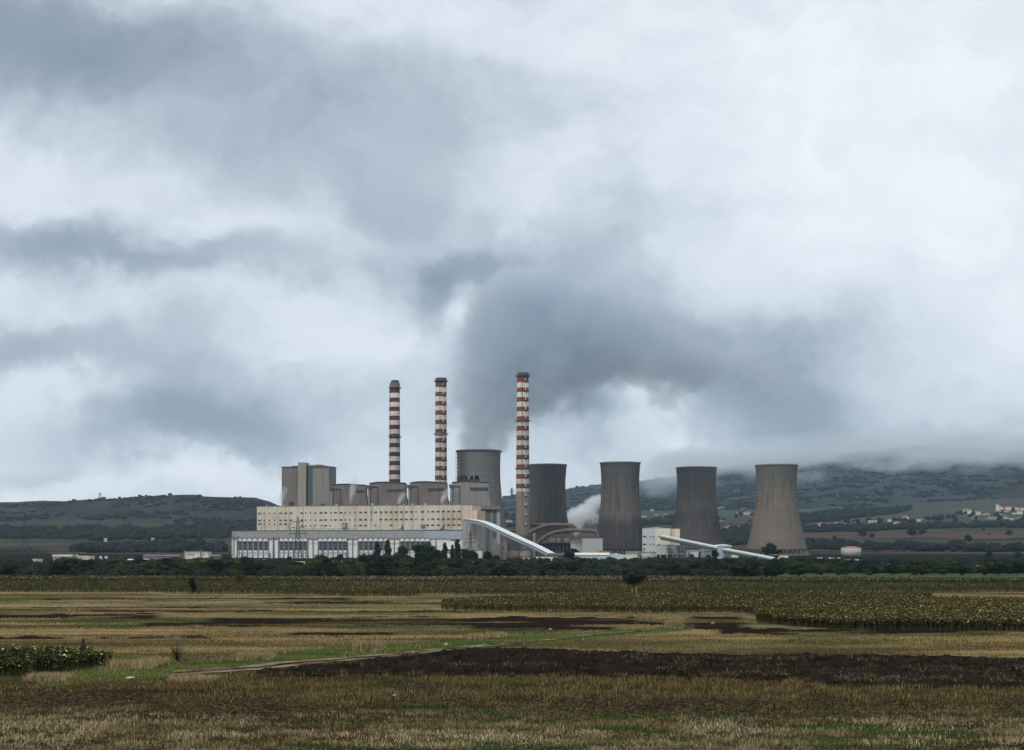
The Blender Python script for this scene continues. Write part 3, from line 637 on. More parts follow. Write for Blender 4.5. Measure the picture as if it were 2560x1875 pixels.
shrub_row(1990, 2420, 735, 'rounded dark shrub on the green meadow below the street lamps', 'shrubs on the meadow below the lamps', 11, s0=.8, s1=1.5)
shrub_row(2430, 2700, 740, 'low dark shrub at the end of the green meadow', 'shrubs at the meadow end', 6, s0=.8, s1=1.6)
# trees standing apart in front of the plant
def one(kind, px, pbase, ptop, Y, label, name='tree', cat='tree', group=None):
    x = (px - CX) / F * Y; z = float(gz(x, Y)); top = HC - (ptop - HY) / F * Y
    return place_tree(kind, x, Y, z - .2, max(1, top - z) / kind[2], label, group, name, cat)
one(KP[0], 969, 0, 1349, 1290, 'tall narrow dark poplar before the fourth group of arched windows', 'poplar')
one(KP[1], 943, 0, 1353, 1290, 'dark green columnar tree close left of the tall narrow poplar', 'poplar')
one(KP[0], 1112, 0, 1356, 1260, 'narrow dark tree before the white end wall of the turbine hall', 'poplar')
one(KP[1], 1143, 0, 1348, 1240, 'tallest dark pointed tree at the foot of the conveyor tower block', 'poplar')
one(KP[1], 1131, 0, 1362, 1250, 'short pointed tree leaning on the tallest one by the conveyor block', 'poplar')
for px, tp, w_, lab in ((1050, 1360, 1, 'large dark round tree before the last arched windows'), (1070, 1358, 1, 'broad dark tree right of the last arched windows'), (1008, 1365, 1, 'dark tree before the fifth group of arched windows'), (1092, 1372, 1, 'rounded tree between the narrow tree and the broad one'),
                        (1165, 1370, 1, 'dark spreading tree beneath the conveyor tower block'), (1183, 1374, 1, 'rounded dark tree right under the start of the white gallery'), (1220, 1376, 1, 'dome shaped dark tree below the white gallery'), (1240, 1386, 1, 'small dark tree beside the two dusty silos'),
                        (1424, 1375, 1, 'dark conical tree at the left end of the pale blue warehouse'), (723, 1390, 1, 'dark rounded tree before the second group of arched windows'), (850, 1384, 1, 'dark tree before the third group of arched windows'), (906, 1388, 1, 'dark tree under the fourth group of arched windows'),
                        (1787, 1374, 1, 'dark tree just left of the pale blue transfer tower'), (1771, 1385, 1, 'small dark tree below the green sided conveyor'), (1729, 1384, 1, 'small pointed dark tree before the white shed under the conveyor'), (1928, 1357, 1, 'bushy dark tree at the foot of the rightmost cooling tower'), (1914, 1366, 1, 'smaller dark tree at the rightmost tower foot'),
                        (1946, 1372, 1, 'low dark tree touching the rightmost tower base')):
    one(rnd.choice(KB), px, 0, tp, 1230 if px < 1500 else (1560 if px > 1900 else 1380), lab)
# single trees on the near fields
tk1 = tree_kind('round', 8.8, 6.0, 3.1, 6500, .16, 201, M('leaf_black_green', (.012, .013, .008), var=.4, scale=.8))
x, Y = G(1585, 1488); place_tree(tk1, x, Y, nearz(x, Y), .88, 'dense dark round tree standing alone among the sunflowers', rot=1.0, wide=1.13)
tk2 = tree_kind('sparse', 6.4, 5.2, 2.2, 2600, .13, 205, MF('foliage_russet', (.035, .025, .012), (.08, .055, .022)), False)
x, Y = G(592, 1480); place_tree(tk2, x, Y, nearz(x, Y), 1.0, 'bare limbed brownish tree at the edge of the far sunflower strip', rot=.4)
tk3 = tree_kind('bush', 2.7, 4.6, .3, 1500, .12, 207, FOL[0])
x, Y = G(481, 1487); place_tree(tk3, x, Y, nearz(x, Y), 1.02, 'upright dark bush left of the bare limbed brownish tree', name='bush', cat='bush')
def thin_shrub(px, py, h, wd, label, n=26, leafc=(.04, .055, .02), name='shrub'):
    x, Y = G(px, py); z = float(nearz(x, Y)); root = thing(name, label, name, (x, Y, z)); m = MB(); tips = []
    r = random.Random(int(px))
    for i in range(n):
        a = r.random() * 6.28; rr = wd * .5 * math.sqrt(r.random()); hh = h * r.uniform(.55, 1) * (1 - .35 * rr / (wd * .5)); q = Vector((math.cos(a) * rr, math.sin(a) * rr, hh)); b0 = Vector((0, 0, 0)) + q * .02
        mid = Vector((q.x * .3, q.y * .3, hh * .45)); m.tube([b0, mid, q], [.035, .022, .008], 4)
        tips += [mid.lerp(q, r.random()) for _ in range(26)]
    m.build('stem', mt['trunk'], root)
    T = np.array([tuple(t) for t in tips]); T += rs.randn(*T.shape) * .07
    V, C = leaves(T[:, 0], T[:, 1], T[:, 2], np.full(len(T), .16), pick([leafc, tuple(c * 1.8 for c in leafc)], [2, 1], len(T)), .3)
    npmesh('foliage', V, np.arange(len(V)).reshape(-1, 4), mblade, root, col=C); return root
thin_shrub(443, 1655, 2.9, 2.6, 'thin leafy sapling standing by the grass verge')
# ------------------------------------------------------------------ near sunflowers, tufts, stones
def sunflower_mesh(seed):
    r = np.random.RandomState(seed); h = r.uniform(1.35, 1.75); root = []
    st_ = MB(); st_.tube([(0, 0, -.1), (.02, 0, h * .6), (.06, .02, h * .95), (.18, .05, h), (.26, .06, h - .1)], [.022, .02, .016, .014, .012], 5)
    hd = MB(); hd.lathe([(.01, 0), (.10, .015), (.13, .05), (.07, .075)], 9)
    hv = [(.27 + x * .5 + .0, .06 + y, h - .16 + z * .6 - x * .35) for x, y, z in hd.v]; hm = bpy.data.meshes.new('flower_head'); hm.from_pydata(hv, [], hd.f); hm.materials.append(HEADM)
    sm = bpy.data.meshes.new('stem'); sm.from_pydata(st_.v, [], st_.f); sm.materials.append(STEMM)
    n = 16; t = np.linspace(.15, .97, n); V, C = leaves(np.zeros(n), np.zeros(n), h * t, r.uniform(.22, .40, n), pick([(.06, .085, .022), (.13, .15, .04), (.30, .32, .10), (.05, .036, .02)], [5, 3, .7, 3], n), .7)
    o = npmesh('foliage', V, np.arange(len(V)).reshape(-1, 4), mblade, col=C); fm = o.data; bpy.data.objects.remove(o)
    return sm, hm, fm
HEADM = M('dried_flower_head', (.045, .032, .02), var=.4, scale=8); STEMM = M('sunflower_stem', (.07, .085, .03), var=.3)
SF = [sunflower_mesh(300 + i) for i in range(5)]
spots = []
for i in range(64):
    for _ in range(50):
        px, py = rnd.uniform(-40, 290), rnd.uniform(1636, 1690)
        if py < 1690 - max(0, px - 30) * .10 and py > 1638 + max(0, px - 120) * .06: break
    spots.append((px, py))
for i, (px, py) in enumerate(spots):
    x, Y = G(px, py); sm, hm, fm = SF[i % 5]
    root = thing('sunflower', 'drooping sunflower in the leafy patch at the field edge left of the sapling', 'sunflower', (x, Y, float(nearz(x, Y))), rnd.random() * 6.28, 'sunflowers in the near leafy patch')
    s = rnd.uniform(.85, 1.15) * (.75 if px > 235 else 1); root.scale = (s, s, s)
    for nm, me in (('stem', sm), ('flower_head', hm), ('foliage', fm)):
        o = bpy.data.objects.new(nm, me); COL.objects.link(o); o.parent = root
def tuft(px, py, h, wd, n, label, lean=0.25):
    x, Y = G(px, py); X = x + np.clip(rs.randn(n), -1.5, 1.5) * wd * .35; YY = Y + np.clip(rs.randn(n), -1.5, 1.5) * wd * .2; z = float(nearz(x, Y))
    c = pick([(.30, .23, .12), (.38, .30, .17), (.2, .14, .07)], [3, 2, 2], n); lx = rs.randn(n) * lean * h + (X - x) * .10 + .12 * h
    V = np.empty((n, 3, 3), np.float32); hh = h * rs.uniform(.5, 1, n); V[:, 0] = np.stack([X - .045 - x, YY - Y, X * 0 - .05], -1); V[:, 1] = np.stack([X + .045 - x, YY - Y, X * 0 - .05], -1); V[:, 2] = np.stack([X + lx - x, YY + rs.randn(n) * lean * h - Y, hh], -1)
    o = npmesh('grass_tuft', V.reshape(-1, 3), np.arange(n * 3).reshape(n, 3), mblade, col=np.repeat(c, 3, 0)); o.location = (x, Y, z); tag(o, label, 'grass tuft')
tuft(922, 1629, 1.6, 2.6, 700, 'tall pale grass tuft beside the green verge')
tuft(905, 1628, 1.0, 2.0, 400, 'shorter straw tuft leaning on the tall pale one')
tuft(655, 1650, 1.1, 2.0, 600, 'bent tan grass tuft just behind the dirt track')
tuft(612, 1652, 1.2, 2.2, 500, 'wide tan grass tuft left of the bent one behind the dirt track')
tuft(1684, 1572, 1.9, 2.0, 500, 'lone straw tuft at the far end of the dirt track')
tuft(1240, 1594, 1.0, 2.4, 400, 'dry tuft beside a pale stone past the green verge')
tuft(1195, 1597, 1.0, 2.4, 350, 'dry tuft left of the one with the pale stone')
tuft(335, 1668, 1.1, 4.5, 900, 'wide straw tuft between the sunflower patch and the sapling'); tuft(385, 1664, 1.2, 2.2, 700, 'straw tuft touching the foot of the sapling')
tuft(120, 1702, 1.0, 3.4, 900, 'brownish dry tuft before the sunflower patch'); tuft(480, 1702, .8, 4.0, 500, 'flat dry tuft at the near end of the track')
def stone(px, py, w_, h_, label, name='stone', mat=None):
    x, Y = G(px, py); ico, fi = icos(1); k = 1 + (rs.rand(len(ico), 1) - .5) * .5; V = ico * k * np.array((w_ / 2, w_ / 2.6, h_ * .6)); V[:, 2] += h_ * .25
    o = npmesh(name, V, fi, mat or mt['stone']); o.location = (x, Y, float(nearz(x, Y)) + .08); o.rotation_euler = (0, 0, rnd.random() * 3); tag(o, label, name.replace('_', ' '))
PLA = M('white_plastic', (.5, .49, .47), var=.1, scale=3)
stone(172, 1694, .42, .28, 'small white plastic scrap below the sunflower patch', 'plastic_scrap', PLA)
stone(326, 1697, .8, .16, 'crumpled white plastic sheet at the near end of the track', 'plastic_sheet', PLA)
stone(1116, 1615, .55, .4, 'pale pointed stone on the green verge'); stone(1033, 1634, .5, .3, 'flat pale stone at the edge of the ploughed soil')
stone(1247, 1596, .45, .45, 'pale stone beside a dry tuft'); stone(1376, 1577, .6, .3, 'whitish stone on the burnt strip'); stone(1645, 1568, .7, .3, 'pale stone on the far bend of the track')
stone(986, 1743, .45, .2, 'flat buff stone in the trampled straw'); stone(1782, 1562, .8, .35, 'light stone before the sunflower corner'); stone(378, 1793, .25, .15, 'tiny white stone in the near stubble')
x, Y = G(208, 1640); r_ = thing('stump', 'small blackened pointed stump behind the sunflower patch', 'stump', (x, Y, 0)); m = MB(); m.lathe([(.34, -.1), (.33, .9), (.27, 1.35), (.17, 1.75), (.15, 1.95), (.05, 2.1)], 9); m.build('trunk', M('charred_wood', (.012, .012, .013), var=.4, scale=4), r_)
x, Y = G(406, 1447); r_ = thing('field_hut', 'tiny dark hut on the maize edge behind the upright bush', 'hut', (x, Y, 0)); MB().box(-.65, .65, -.5, .5, -.1, 1.2).build('wall', mt['darksteel'], r_); MB().poly([(-.8, 1.2), (.8, 1.2), (0, 1.5)], -.6, .6).build('roof', mt['dark'], r_)
# ------------------------------------------------------------------ hills and mountains
def ridge(name, Yb, Yr, Yk, base, top, colf, nx=420, ny=90, amp=6.0, seed=80):
    b = np.array(base, float); t = np.array(top, float); pxs = np.linspace(t[0, 0], t[-1, 0], nx); T = np.concatenate([np.linspace(0, 1, ny), np.linspace(1.05, 2, 14)])
    PX, TT_ = np.meshgrid(pxs, T, indexing='ij'); Yc = np.where(TT_ <= 1, Yb + (Yr - Yb) * TT_, Yr + (Yk - Yr) * (TT_ - 1)); X = (PX - CX) / F * Yc
    yb = np.interp(PX, b[:, 0], b[:, 1]); yt = np.interp(PX, t[:, 0], t[:, 1]); zb = HC - (yb - HY) / F * Yb; zt = HC - (yt - HY) / F * Yr
    tt = np.clip(TT_, 0, 1); Z_ = zb + (zt - zb) * tt ** 1.15; Z_ = np.where(TT_ > 1, zt - (zt + 50) * (TT_ - 1) ** 1.2, Z_)
    Z_ = Z_ + (fbm(X / 420, Yc / 420, 5, seed) - .5) * amp * 2.2 * np.clip(tt * 1.5, 0, 1) + (fbm(X / 60, Yc / 60, 3, seed + 7) - .5) * amp * .5
    idx = np.arange(PX.size).reshape(PX.shape); fs = np.stack([idx[:-1, :-1], idx[1:, :-1], idx[1:, 1:], idx[:-1, 1:]], -1).reshape(-1, 4)
    tag(npmesh(name, np.stack([X, Yc, Z_], -1).reshape(-1, 3), fs, mhill, col=colf(X, Yc, tt).reshape(-1, 3), smooth=True), kind='structure')
    return (X[:, :ny], Yc[:, :ny], Z_[:, :ny])
mhill = MC('hill_scrub', var=.35, scale=.02)
def hillcol(a, b, c, sc_=140, seed=90):
    a, b, c = map(np.array, (a, b, c))
    def f(X, Y, t):
        n = fbm(X / sc_, Y / sc_ * .8, 5, seed)[..., None]; k = np.clip((n - .42) * 6, 0, 1); g = np.clip((fbm(X / 45, Y / 60, 4, seed + 5) - .55) * 8, 0, 1)[..., None]
        return (a * (1 - k) + b * k) * (1 - g) + c * g
    return f
LH = ridge('hill', 3350, 4700, 5600, [(-900, 1325), (1500, 1325)],
      [(-900, 1262), (0, 1257), (40, 1257), (110, 1252), (160, 1253), (225, 1250), (290, 1249), (340, 1244), (400, 1241), (440, 1238), (490, 1237), (500, 1241), (560, 1240), (600, 1241), (640, 1242), (655, 1247), (672, 1251), (695, 1262), (800, 1275), (1000, 1290), (1500, 1300)],
      hillcol((.030, .029, .031), (.044, .039, .039), (.018, .024, .022)), amp=7)
MT = ridge('mountain', 4700, 8600, 10500, [(600, 1300), (1300, 1290), (2000, 1284), (2560, 1262), (4200, 1262)],
      [(600, 1300), (1000, 1262), (1250, 1247), (1300, 1240), (1414, 1227), (1480, 1220), (1540, 1214), (1620, 1204), (1700, 1192), (1900, 1155), (2100, 1128), (2250, 1120), (2560, 1124), (4200, 1120)],
      hillcol((.030, .040, .044), (.050, .056, .054), (.016, .025, .028), 170, 95), amp=26)  # slopes tinted bluer, distant haze mixed into their colour
RH = ridge('hill', 4550, 5200, 6000, [(2330, 1262), (2560, 1243), (2800, 1240), (4000, 1240)], [(2330, 1262), (2420, 1246), (2500, 1222), (2560, 1198), (2650, 1165), (2900, 1150), (4000, 1150)],
      hillcol((.034, .034, .033), (.045, .042, .038), (.022, .026, .022), 90, 99), nx=160, amp=6)
# woods and scrub as low clumps
def clumps(name, pts, s0, s1, label, mat, seed=1, flat=.75):
    ico, fi = icos(1); n = len(pts); r = np.random.RandomState(seed); s = s0 * .6 + (s1 * 1.25 - s0 * .6) * r.rand(n) ** 2; k = 1 + (r.rand(n, len(ico), 1) - .5) * .55
    V = ico[None] * k * s[:, None, None] * np.array((1.15, 1.15, flat)) + pts[:, None, :] + np.array((0, 0, 1)) * (s * .45)[:, None, None]
    Fc = (fi[None] + (np.arange(n) * len(ico))[:, None, None]).reshape(-1, 3); tag(npmesh(name, V.reshape(-1, 3), Fc, mat), label, kind='stuff')
def poly_pts(poly, n, seed):
    r = np.random.RandomState(seed); xs = [p[0] for p in poly]; ys = [p[1] for p in poly]; out = []
    px = r.uniform(min(xs), max(xs), n * 4); py = r.uniform(min(ys), max(ys), n * 4); k = poly_in(px, py, poly); px, py = px[k][:n], py[k][:n]
    for a, b in zip(px, py):
        Y = np.linspace(1700, 4500, 700); X = (a - CX) / F * Y; z = gz(X, Y); zr = HC - (b - HY) / F * Y; i = int(np.argmax(zr <= z)); out.append((X[i], Y[i], z[i]))
    return np.array(out)
WOOD = MF('far_wood', (.007, .012, .011), (.016, .023, .019))
W_ = [([(-100, 1322), (200, 1324), (400, 1326), (640, 1322), (640, 1336), (560, 1348), (380, 1346), (250, 1352), (-100, 1345)], 900, 5, 9, 'dark woodland strip at the foot of the left hill'),
      ([(400, 1318), (480, 1316), (580, 1308), (660, 1306), (660, 1325), (420, 1328)], 200, 5, 9, 'dark copse below the ridge beside the turbine hall'),
      ([(1990, 1292), (2120, 1279), (2270, 1270), (2284, 1276), (2220, 1288), (2120, 1298), (2040, 1306), (1990, 1312)], 620, 5, 9, 'long dark plantation on the slope behind the village'),
      ([(2000, 1322), (2240, 1316), (2560, 1306), (2700, 1306), (2700, 1319), (2400, 1320), (2200, 1327), (2000, 1334)], 700, 4, 8, 'dark green scrub below the village houses'),
      ([(1800, 1330), (1890, 1318), (1890, 1365), (1810, 1365)], 200, 5, 8, 'dark wood between the two right cooling towers'),
      ([(1220, 1290), (1330, 1290), (1330, 1320), (1220, 1322)], 90, 4, 8, 'dark scrub seen between the chimney and the cooling towers'),
      ([(1600, 1300), (1690, 1295), (1690, 1312), (1600, 1316)], 60, 4, 8, 'trees round the far hamlet between the towers'),
      ([(1990, 1356), (2100, 1362), (2350, 1368), (2700, 1376), (2700, 1382), (1990, 1375)], 240, 4, 8, 'dark thicket behind the orange roofed tank'),
      ([(190, 1372), (330, 1366), (460, 1360), (560, 1366), (560, 1382), (190, 1382)], 330, 4, 8, 'dark trees behind the low sheds')]
for i, (pg, n, a, b, lab) in enumerate(W_):
    clumps('woodland', poly_pts(pg, n, 400 + i), a, b, lab, WOOD, i)
def hill_scrub(name, grid, n, s0, s1, label, seed, tmin=0, thr=.55, px=None):
    X, Yc, Z_ = grid; r = np.random.RandomState(seed); i = r.randint(0, X.shape[0], n * 5); j = r.randint(int(X.shape[1] * tmin), X.shape[1], n * 5)
    x, y, z = X[i, j] + r.randn(n * 5) * 6, Yc[i, j] + r.randn(n * 5) * 6, Z_[i, j]; k = fbm(x / 120, y / 160, 4, seed) > thr
    pxx = CX + F * x / y
    if px: k &= (pxx > px[0]) & (pxx < px[1])
    x, y, z = x[k][:n], y[k][:n], z[k][:n]; clumps(name, np.stack([x, y, z], -1), s0, s1, label, WOOD, seed, .6)
hill_scrub('scrub', LH, 2600, 2.5, 6.5, 'dark scrub clumps over the left hill', 501, .02, .56, (-100, 720))
hill_scrub('scrub', MT, 7500, 3.5, 9, 'dark scrub and copses over the mountain foot', 502, 0, .50, (1200, 2660))
hill_scrub('scrub', RH, 400, 3, 6, 'thin scrub on the steep hill shoulder', 503, 0, .5, (2300, 2660))
# single trees on the slope under the village
for (cx_, cy_, r_, lab) in ((200, 1025, 25, 'small round tree on the tan slope nearest the rightmost tower'), (265, 1025, 20, 'second small tree on the tan slope right of the tower'), (350, 1012, 30, 'third dark tree on the tan slope above the tank'), (1695, 1030, 46, 'big round dark tree alone on the tan slope under the village'),
        (1903, 955, 15, 'little tree on stem right of the big slope tree'), (2110, 965, 36, 'wide dark tree on the slope under the bell tower'), (1320, 1125, 42, 'dark tree at the meadow edge below the long plantation'), (1440, 1130, 24, 'thin tree beside the dark one at the meadow edge'), (1610, 1125, 45, 'wide low tree under the big slope tree'),
        (2000, 1125, 45, 'domed dark tree below the little one on a stem'), (2160, 1135, 55, 'broad tree in the lowest hedge of the slope'), (1905, 1190, 42, 'dark tree above the lamp row right of the meadow'), (2200, 1190, 42, 'last dark tree above the lamp row'), (770, 1130, 20, 'small dark tree right of the storage tank'),
        (1845, 915, 18, 'faint tree on the upper slope below the village'), (1230, 960, 46, 'large hedge tree in the middle of the slope'), (1130, 970, 50, 'wide hedge tree left of the large hedge tree'), (630, 980, 45, 'tall thin crowned tree on the slope above the tank'), (730, 985, 30, 'thin tree right of the tall one on the slope')):
    px, py = 2000 + cx_ / 4.03, 1100 + cy_ / 4.03; x, Y, z = hit(px, py); k = rnd.choice(KF); wr = r_ * 2 / 4.03 / F * Y
    place_tree(k, x, Y, z - .3, wr / 12.0, lab)
# ------------------------------------------------------------------ cooling towers
PROF = [(0, 76.6), (.11, 69.7), (.21, 64.4), (.31, 60.0), (.41, 56.2), (.51, 53.2), (.61, 51.2), (.71, 50.2), (.80, 49.9), (.86, 50.2), (.94, 51.2), (1, 52.3)]
def tower_mat(name, top, mid, low, split, streak=.7):
    m = bpy.data.materials.new(name); t, b = principled(m); tc = t.new('ShaderNodeTexCoord').outputs['Object']; s = t.new('ShaderNodeSeparateXYZ', ins={0: tc})
    ang = t.math('ARCTAN2', s.outputs[1], s.outputs[0]); z = s.outputs[2]; seed = len(name) * 7.3 + top[0] * 900
    cyl = t.new('ShaderNodeCombineXYZ', ins={0: t.math('MULTIPLY_ADD', ang, 25, seed), 1: z, 2: seed}).outputs[0]
    nz = t.new('ShaderNodeTexNoise', ins={'Vector': t.vec('MULTIPLY', cyl, (.07, .02, 1)).outputs[0], 'Scale': 1.0, 'Detail': 5}).outputs[0]
    zz = t.math('DIVIDE', t.math('ADD', z, t.math('MULTIPLY', t.math('SUBTRACT', nz, .5), 22)), 100)
    c = t.ramp(zz, [(0, low), (split - .05, low), (split + .05, mid), (.75, mid), (.92, top), (1, top)])
    st = t.new('ShaderNodeTexNoise', ins={'Vector': t.vec('MULTIPLY', cyl, (.42, .020, 1)).outputs[0], 'Scale': 1.0, 'Detail': 6, 'Roughness': .75}).outputs[0]
    k = t.math('MULTIPLY', t.math('MULTIPLY', t.math('SUBTRACT', st, .5), 9, clamp=True), streak)
    zmask = t.ramp(t.math('DIVIDE', z, 100), [(0, (.35, .35, .35)), (.35, (.5, .5, .5)), (.6, (1, 1, 1)), (.85, (.7, .7, .7)), (1, (.15, .15, .15))])
    c = t.mix(t.math('MULTIPLY', k, zmask), c, tuple(x * .33 for x in mid) + (1,))
    sl = t.new('ShaderNodeTexNoise', ins={'Vector': t.vec('MULTIPLY', cyl, (.6, .03, 3)).outputs[0], 'Scale': 1.3, 'Detail': 4}).outputs[0]
    c = t.mix(t.math('MULTIPLY', t.math('MULTIPLY', t.math('SUBTRACT', sl, .56), 9, clamp=True), .30), c, tuple(min(1, x * 1.7) for x in mid) + (1,))
    hz = t.new('ShaderNodeTexNoise', ins={'Vector': t.vec('MULTIPLY', cyl, (.02, .5, 1)).outputs[0], 'Scale': 1.0, 'Detail': 3}).outputs[0]
    f = t.math('MULTIPLY_ADD', hz, .5, .75); c = t.mix(1.0, c, t.new('ShaderNodeCombineXYZ', ins={0: f, 1: f, 2: f}).outputs[0], 'MULTIPLY')
    lift = t.math('LESS_THAN', t.math('FRACT', t.math('DIVIDE', z, 1.6)), .12); rib = t.math('LESS_THAN', t.math('FRACT', t.math('MULTIPLY', ang, 120 / 6.2832)), .14)
    c = t.mix(t.math('MULTIPLY', t.math('MAXIMUM', lift, rib), .28), c, tuple(x * .4 for x in mid) + (1,))
    t.l.new(c, b.inputs['Base Color']); b.inputs['Roughness'].default_value = .95; b.inputs['Specular IOR Level'].default_value = .1
    return m
def cooling_tower(px, pytop, hw, Y, label, mat, pybase, lip=0.0, prof=PROF, letters=None, group=None):
    k = Y / F; X = (px - CX) * k; z1 = HC - (pytop - HY) * k; z0 = HC - (pybase - HY) * k; sc_ = hw * k / prof[-1][1]
    gz_ = float(gz(X, Y)); leg = 5.0
    root = thing('cooling_tower', label, 'cooling tower', (X, Y, gz_), 0, group); zb = max(z0 - gz_, leg); H_ = z1 - gz_ - zb
    pr = [(t * H_ + zb, r * sc_) for t, r in prof]; zs = np.linspace(pr[0][0], pr[-1][0], 40); rr = np.interp(zs, [a for a, b in pr], [b for a, b in pr])
    # smooth the radius curve
    rr = np.convolve(np.pad(rr, 2, mode='reflect', reflect_type='odd'), np.ones(5) / 5, 'valid')
    m = MB(); m.lathe([(r, z) for r, z in zip(rr, zs)] + [(r - 1.2, z) for r, z in zip(rr[::-1], zs[::-1])], 96, caps=False)
    n = 96; L = 80; b = 0; m.f += [((L - 1) * n + kk, (L - 1) * n + (kk + 1) % n, (kk + 1) % n, kk) for kk in range(n)]; m.sm += [True] * n
    m.build('shell', mat, root)
    r1 = rr[-1]; m = MB()
    m.lathe([(r1 + .05, zs[-1] - 1.6), (r1 + .5 + lip, zs[-1] - 1.4), (r1 + .6 + lip, zs[-1] + .25), (r1 - 1.4, zs[-1] + .25), (r1 - 1.4, zs[-1] - 1.6)], 96, caps=False); m.build('rim', mt['concrete'] if lip == 0 else mt['steel'], root)
    r0 = rr[0]; nleg = 36
    for i in range(nleg):
        a = 6.2832 * i / nleg; a2 = a + 6.2832 / nleg; am = (a + a2) / 2
        m = MB(); foot = (math.cos(am) * (r0 + 2.2), math.sin(am) * (r0 + 2.2), -.5)
        for q in (a, a2): m.beam(foot, (math.cos(q) * (r0 - .5), math.sin(q) * (r0 - .5), zb + .3), .42)
        m.build('leg', mt['concrete'], root)
    m = MB(); m.lathe([(r0 + 3.2, -.5), (r0 + 3.2, .6), (r0 + 1.8, .6), (r0 + 1.8, -.5)], 72, caps=False); m.build('basin', mt['concrete'], root)
    # dark fill inside the inlet
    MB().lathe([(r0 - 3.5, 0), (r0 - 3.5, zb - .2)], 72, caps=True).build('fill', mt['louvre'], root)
    return root, rr, zs
TA = tower_mat('tower_concrete_brown', (.13, .13, .125), (.175, .15, .125), (.165, .135, .115), .18)
TB = tower_mat('tower_concrete_dark', (.105, .105, .105), (.135, .12, .108), (.062, .058, .062), .42, .8)
TC = tower_mat('tower_concrete_mid', (.125, .125, .12), (.145, .13, .118), (.085, .075, .075), .52, .35)
TD = tower_mat('tower_concrete_sooty', (.095, .10, .103), (.115, .108, .10), (.10, .085, .075), .40, .85)
TE = tower_mat('tower_concrete_smooth', (.17, .168, .162), (.175, .168, .16), (.165, .14, .13), .25, .10)
cooling_tower(1941.2, 1163, 52.3, 1700, 'rightmost cooling tower, tan concrete with faint dark runs', TA, 1376, group='cooling towers')
cooling_tower(1741, 1169, 50.5, 1760, 'cooling tower between the white plant building and the rightmost tower, brown lower half', TC, 1380, group='cooling towers')
P3 = [(0, 64), (.11, 62), (.21, 59.5), (.31, 57), (.41, 54.5), (.51, 51.5), (.61, 50.2), (.71, 49.2), (.80, 49.2), (.86, 49.8), (.94, 51.2), (1, 52.3)]
cooling_tower(1550.5, 1157, 50.2, 1690, 'darkest cooling tower with near black lower third beside the white plant building', TB, 1376, group='cooling towers', prof=P3)
P2 = [(0, 66), (.11, 62.0), (.21, 59.0), (.31, 56), (.41, 53), (.51, 50.5), (.61, 49.2), (.71, 48.7), (.80, 48.9), (.86, 49.8), (.94, 51.2), (1, 52.3)]
cooling_tower(1367.5, 1162, 49.3, 1800, 'sooty streaked cooling tower right behind the third chimney', TD, 1380, group='cooling towers', prof=P2)
P1 = [(0, 86), (.11, 79), (.21, 73), (.31, 68), (.41, 63.5), (.51, 59.5), (.61, 57), (.71, 55.2), (.80, 54.5), (.88, 54.8), (.94, 55.2), (1, 55.8)]
root, rr, zs = cooling_tower(1196.7, 1127, 55.0, 1640, 'largest smooth grey cooling tower with black painted letters, behind the boiler houses', TE, 1378, lip=.8, prof=P1, group='cooling towers')
# painted letters on the shell and the stair landings on its edge
k = 1640 / F
BLACKP = M('black_paint', (.008, .009, .010), var=.2, spec=.05, rough=1)
def letter(ch, s0, s1, z0, z1, bold):
    cu = bpy.data.curves.new('letter', 'FONT'); cu.body = ch; cu.size = 1; cu.offset = bold; cu.extrude = .5; cu.resolution_u = 4
    o = bpy.data.objects.new('letter', cu); COL.objects.link(o); dg = bpy.context.evaluated_depsgraph_get(); dg.update()
    me = bpy.data.meshes.new_from_object(o.evaluated_get(dg)); bpy.data.objects.remove(o)
    co = np.empty(len(me.vertices) * 3); me.vertices.foreach_get('co', co); co = co.reshape(-1, 3); lo, hi = co.min(0), co.max(0)
    s = s0 + (co[:, 0] - lo[0]) / (hi[0] - lo[0]) * (s1 - s0); z = z0 + (co[:, 1] - lo[1]) / (hi[1] - lo[1]) * (z1 - z0); d = (co[:, 2] - lo[2]) / (hi[2] - lo[2])
    Rr = np.interp(z, zs, rr); a = s / 25.1; q = Rr - .25 + d * .55
    me.vertices.foreach_set('co', np.stack([q * np.sin(a), -q * np.cos(a), z], -1).ravel()); me.materials.clear(); me.materials.append(BLACKP); me.update()
    o = bpy.data.objects.new('letter', me); COL.objects.link(o); o.parent = root
zt = HC - (1191.5 - HY) * k - root.location.z; zb_ = HC - (1204.5 - HY) * k - root.location.z
for ch, a, b, bo in (('R', -3.7, 2.6, .07), ('A', -10.4, -4.2, .07), ('L', -14.6, -11.4, .04), ('O', -19.4, -15.2, .03), ('S', -25.2, -20.2, .03), ('O', -32.4, -27.2, .03)): letter(ch, a, b, zb_, zt, bo)
for i in range(12):
    z = zs[-1] - 4 - i * 4.1; r = float(np.interp(z, zs, rr)); MB().box(-r - 1.9, -r + .3, -1.2, 1.2, z, z + .5).beam((-r - 1.2, 0, z - 3.6), (-r - 1.2, 0, z), .15).build('landing', mt['steel'], root)
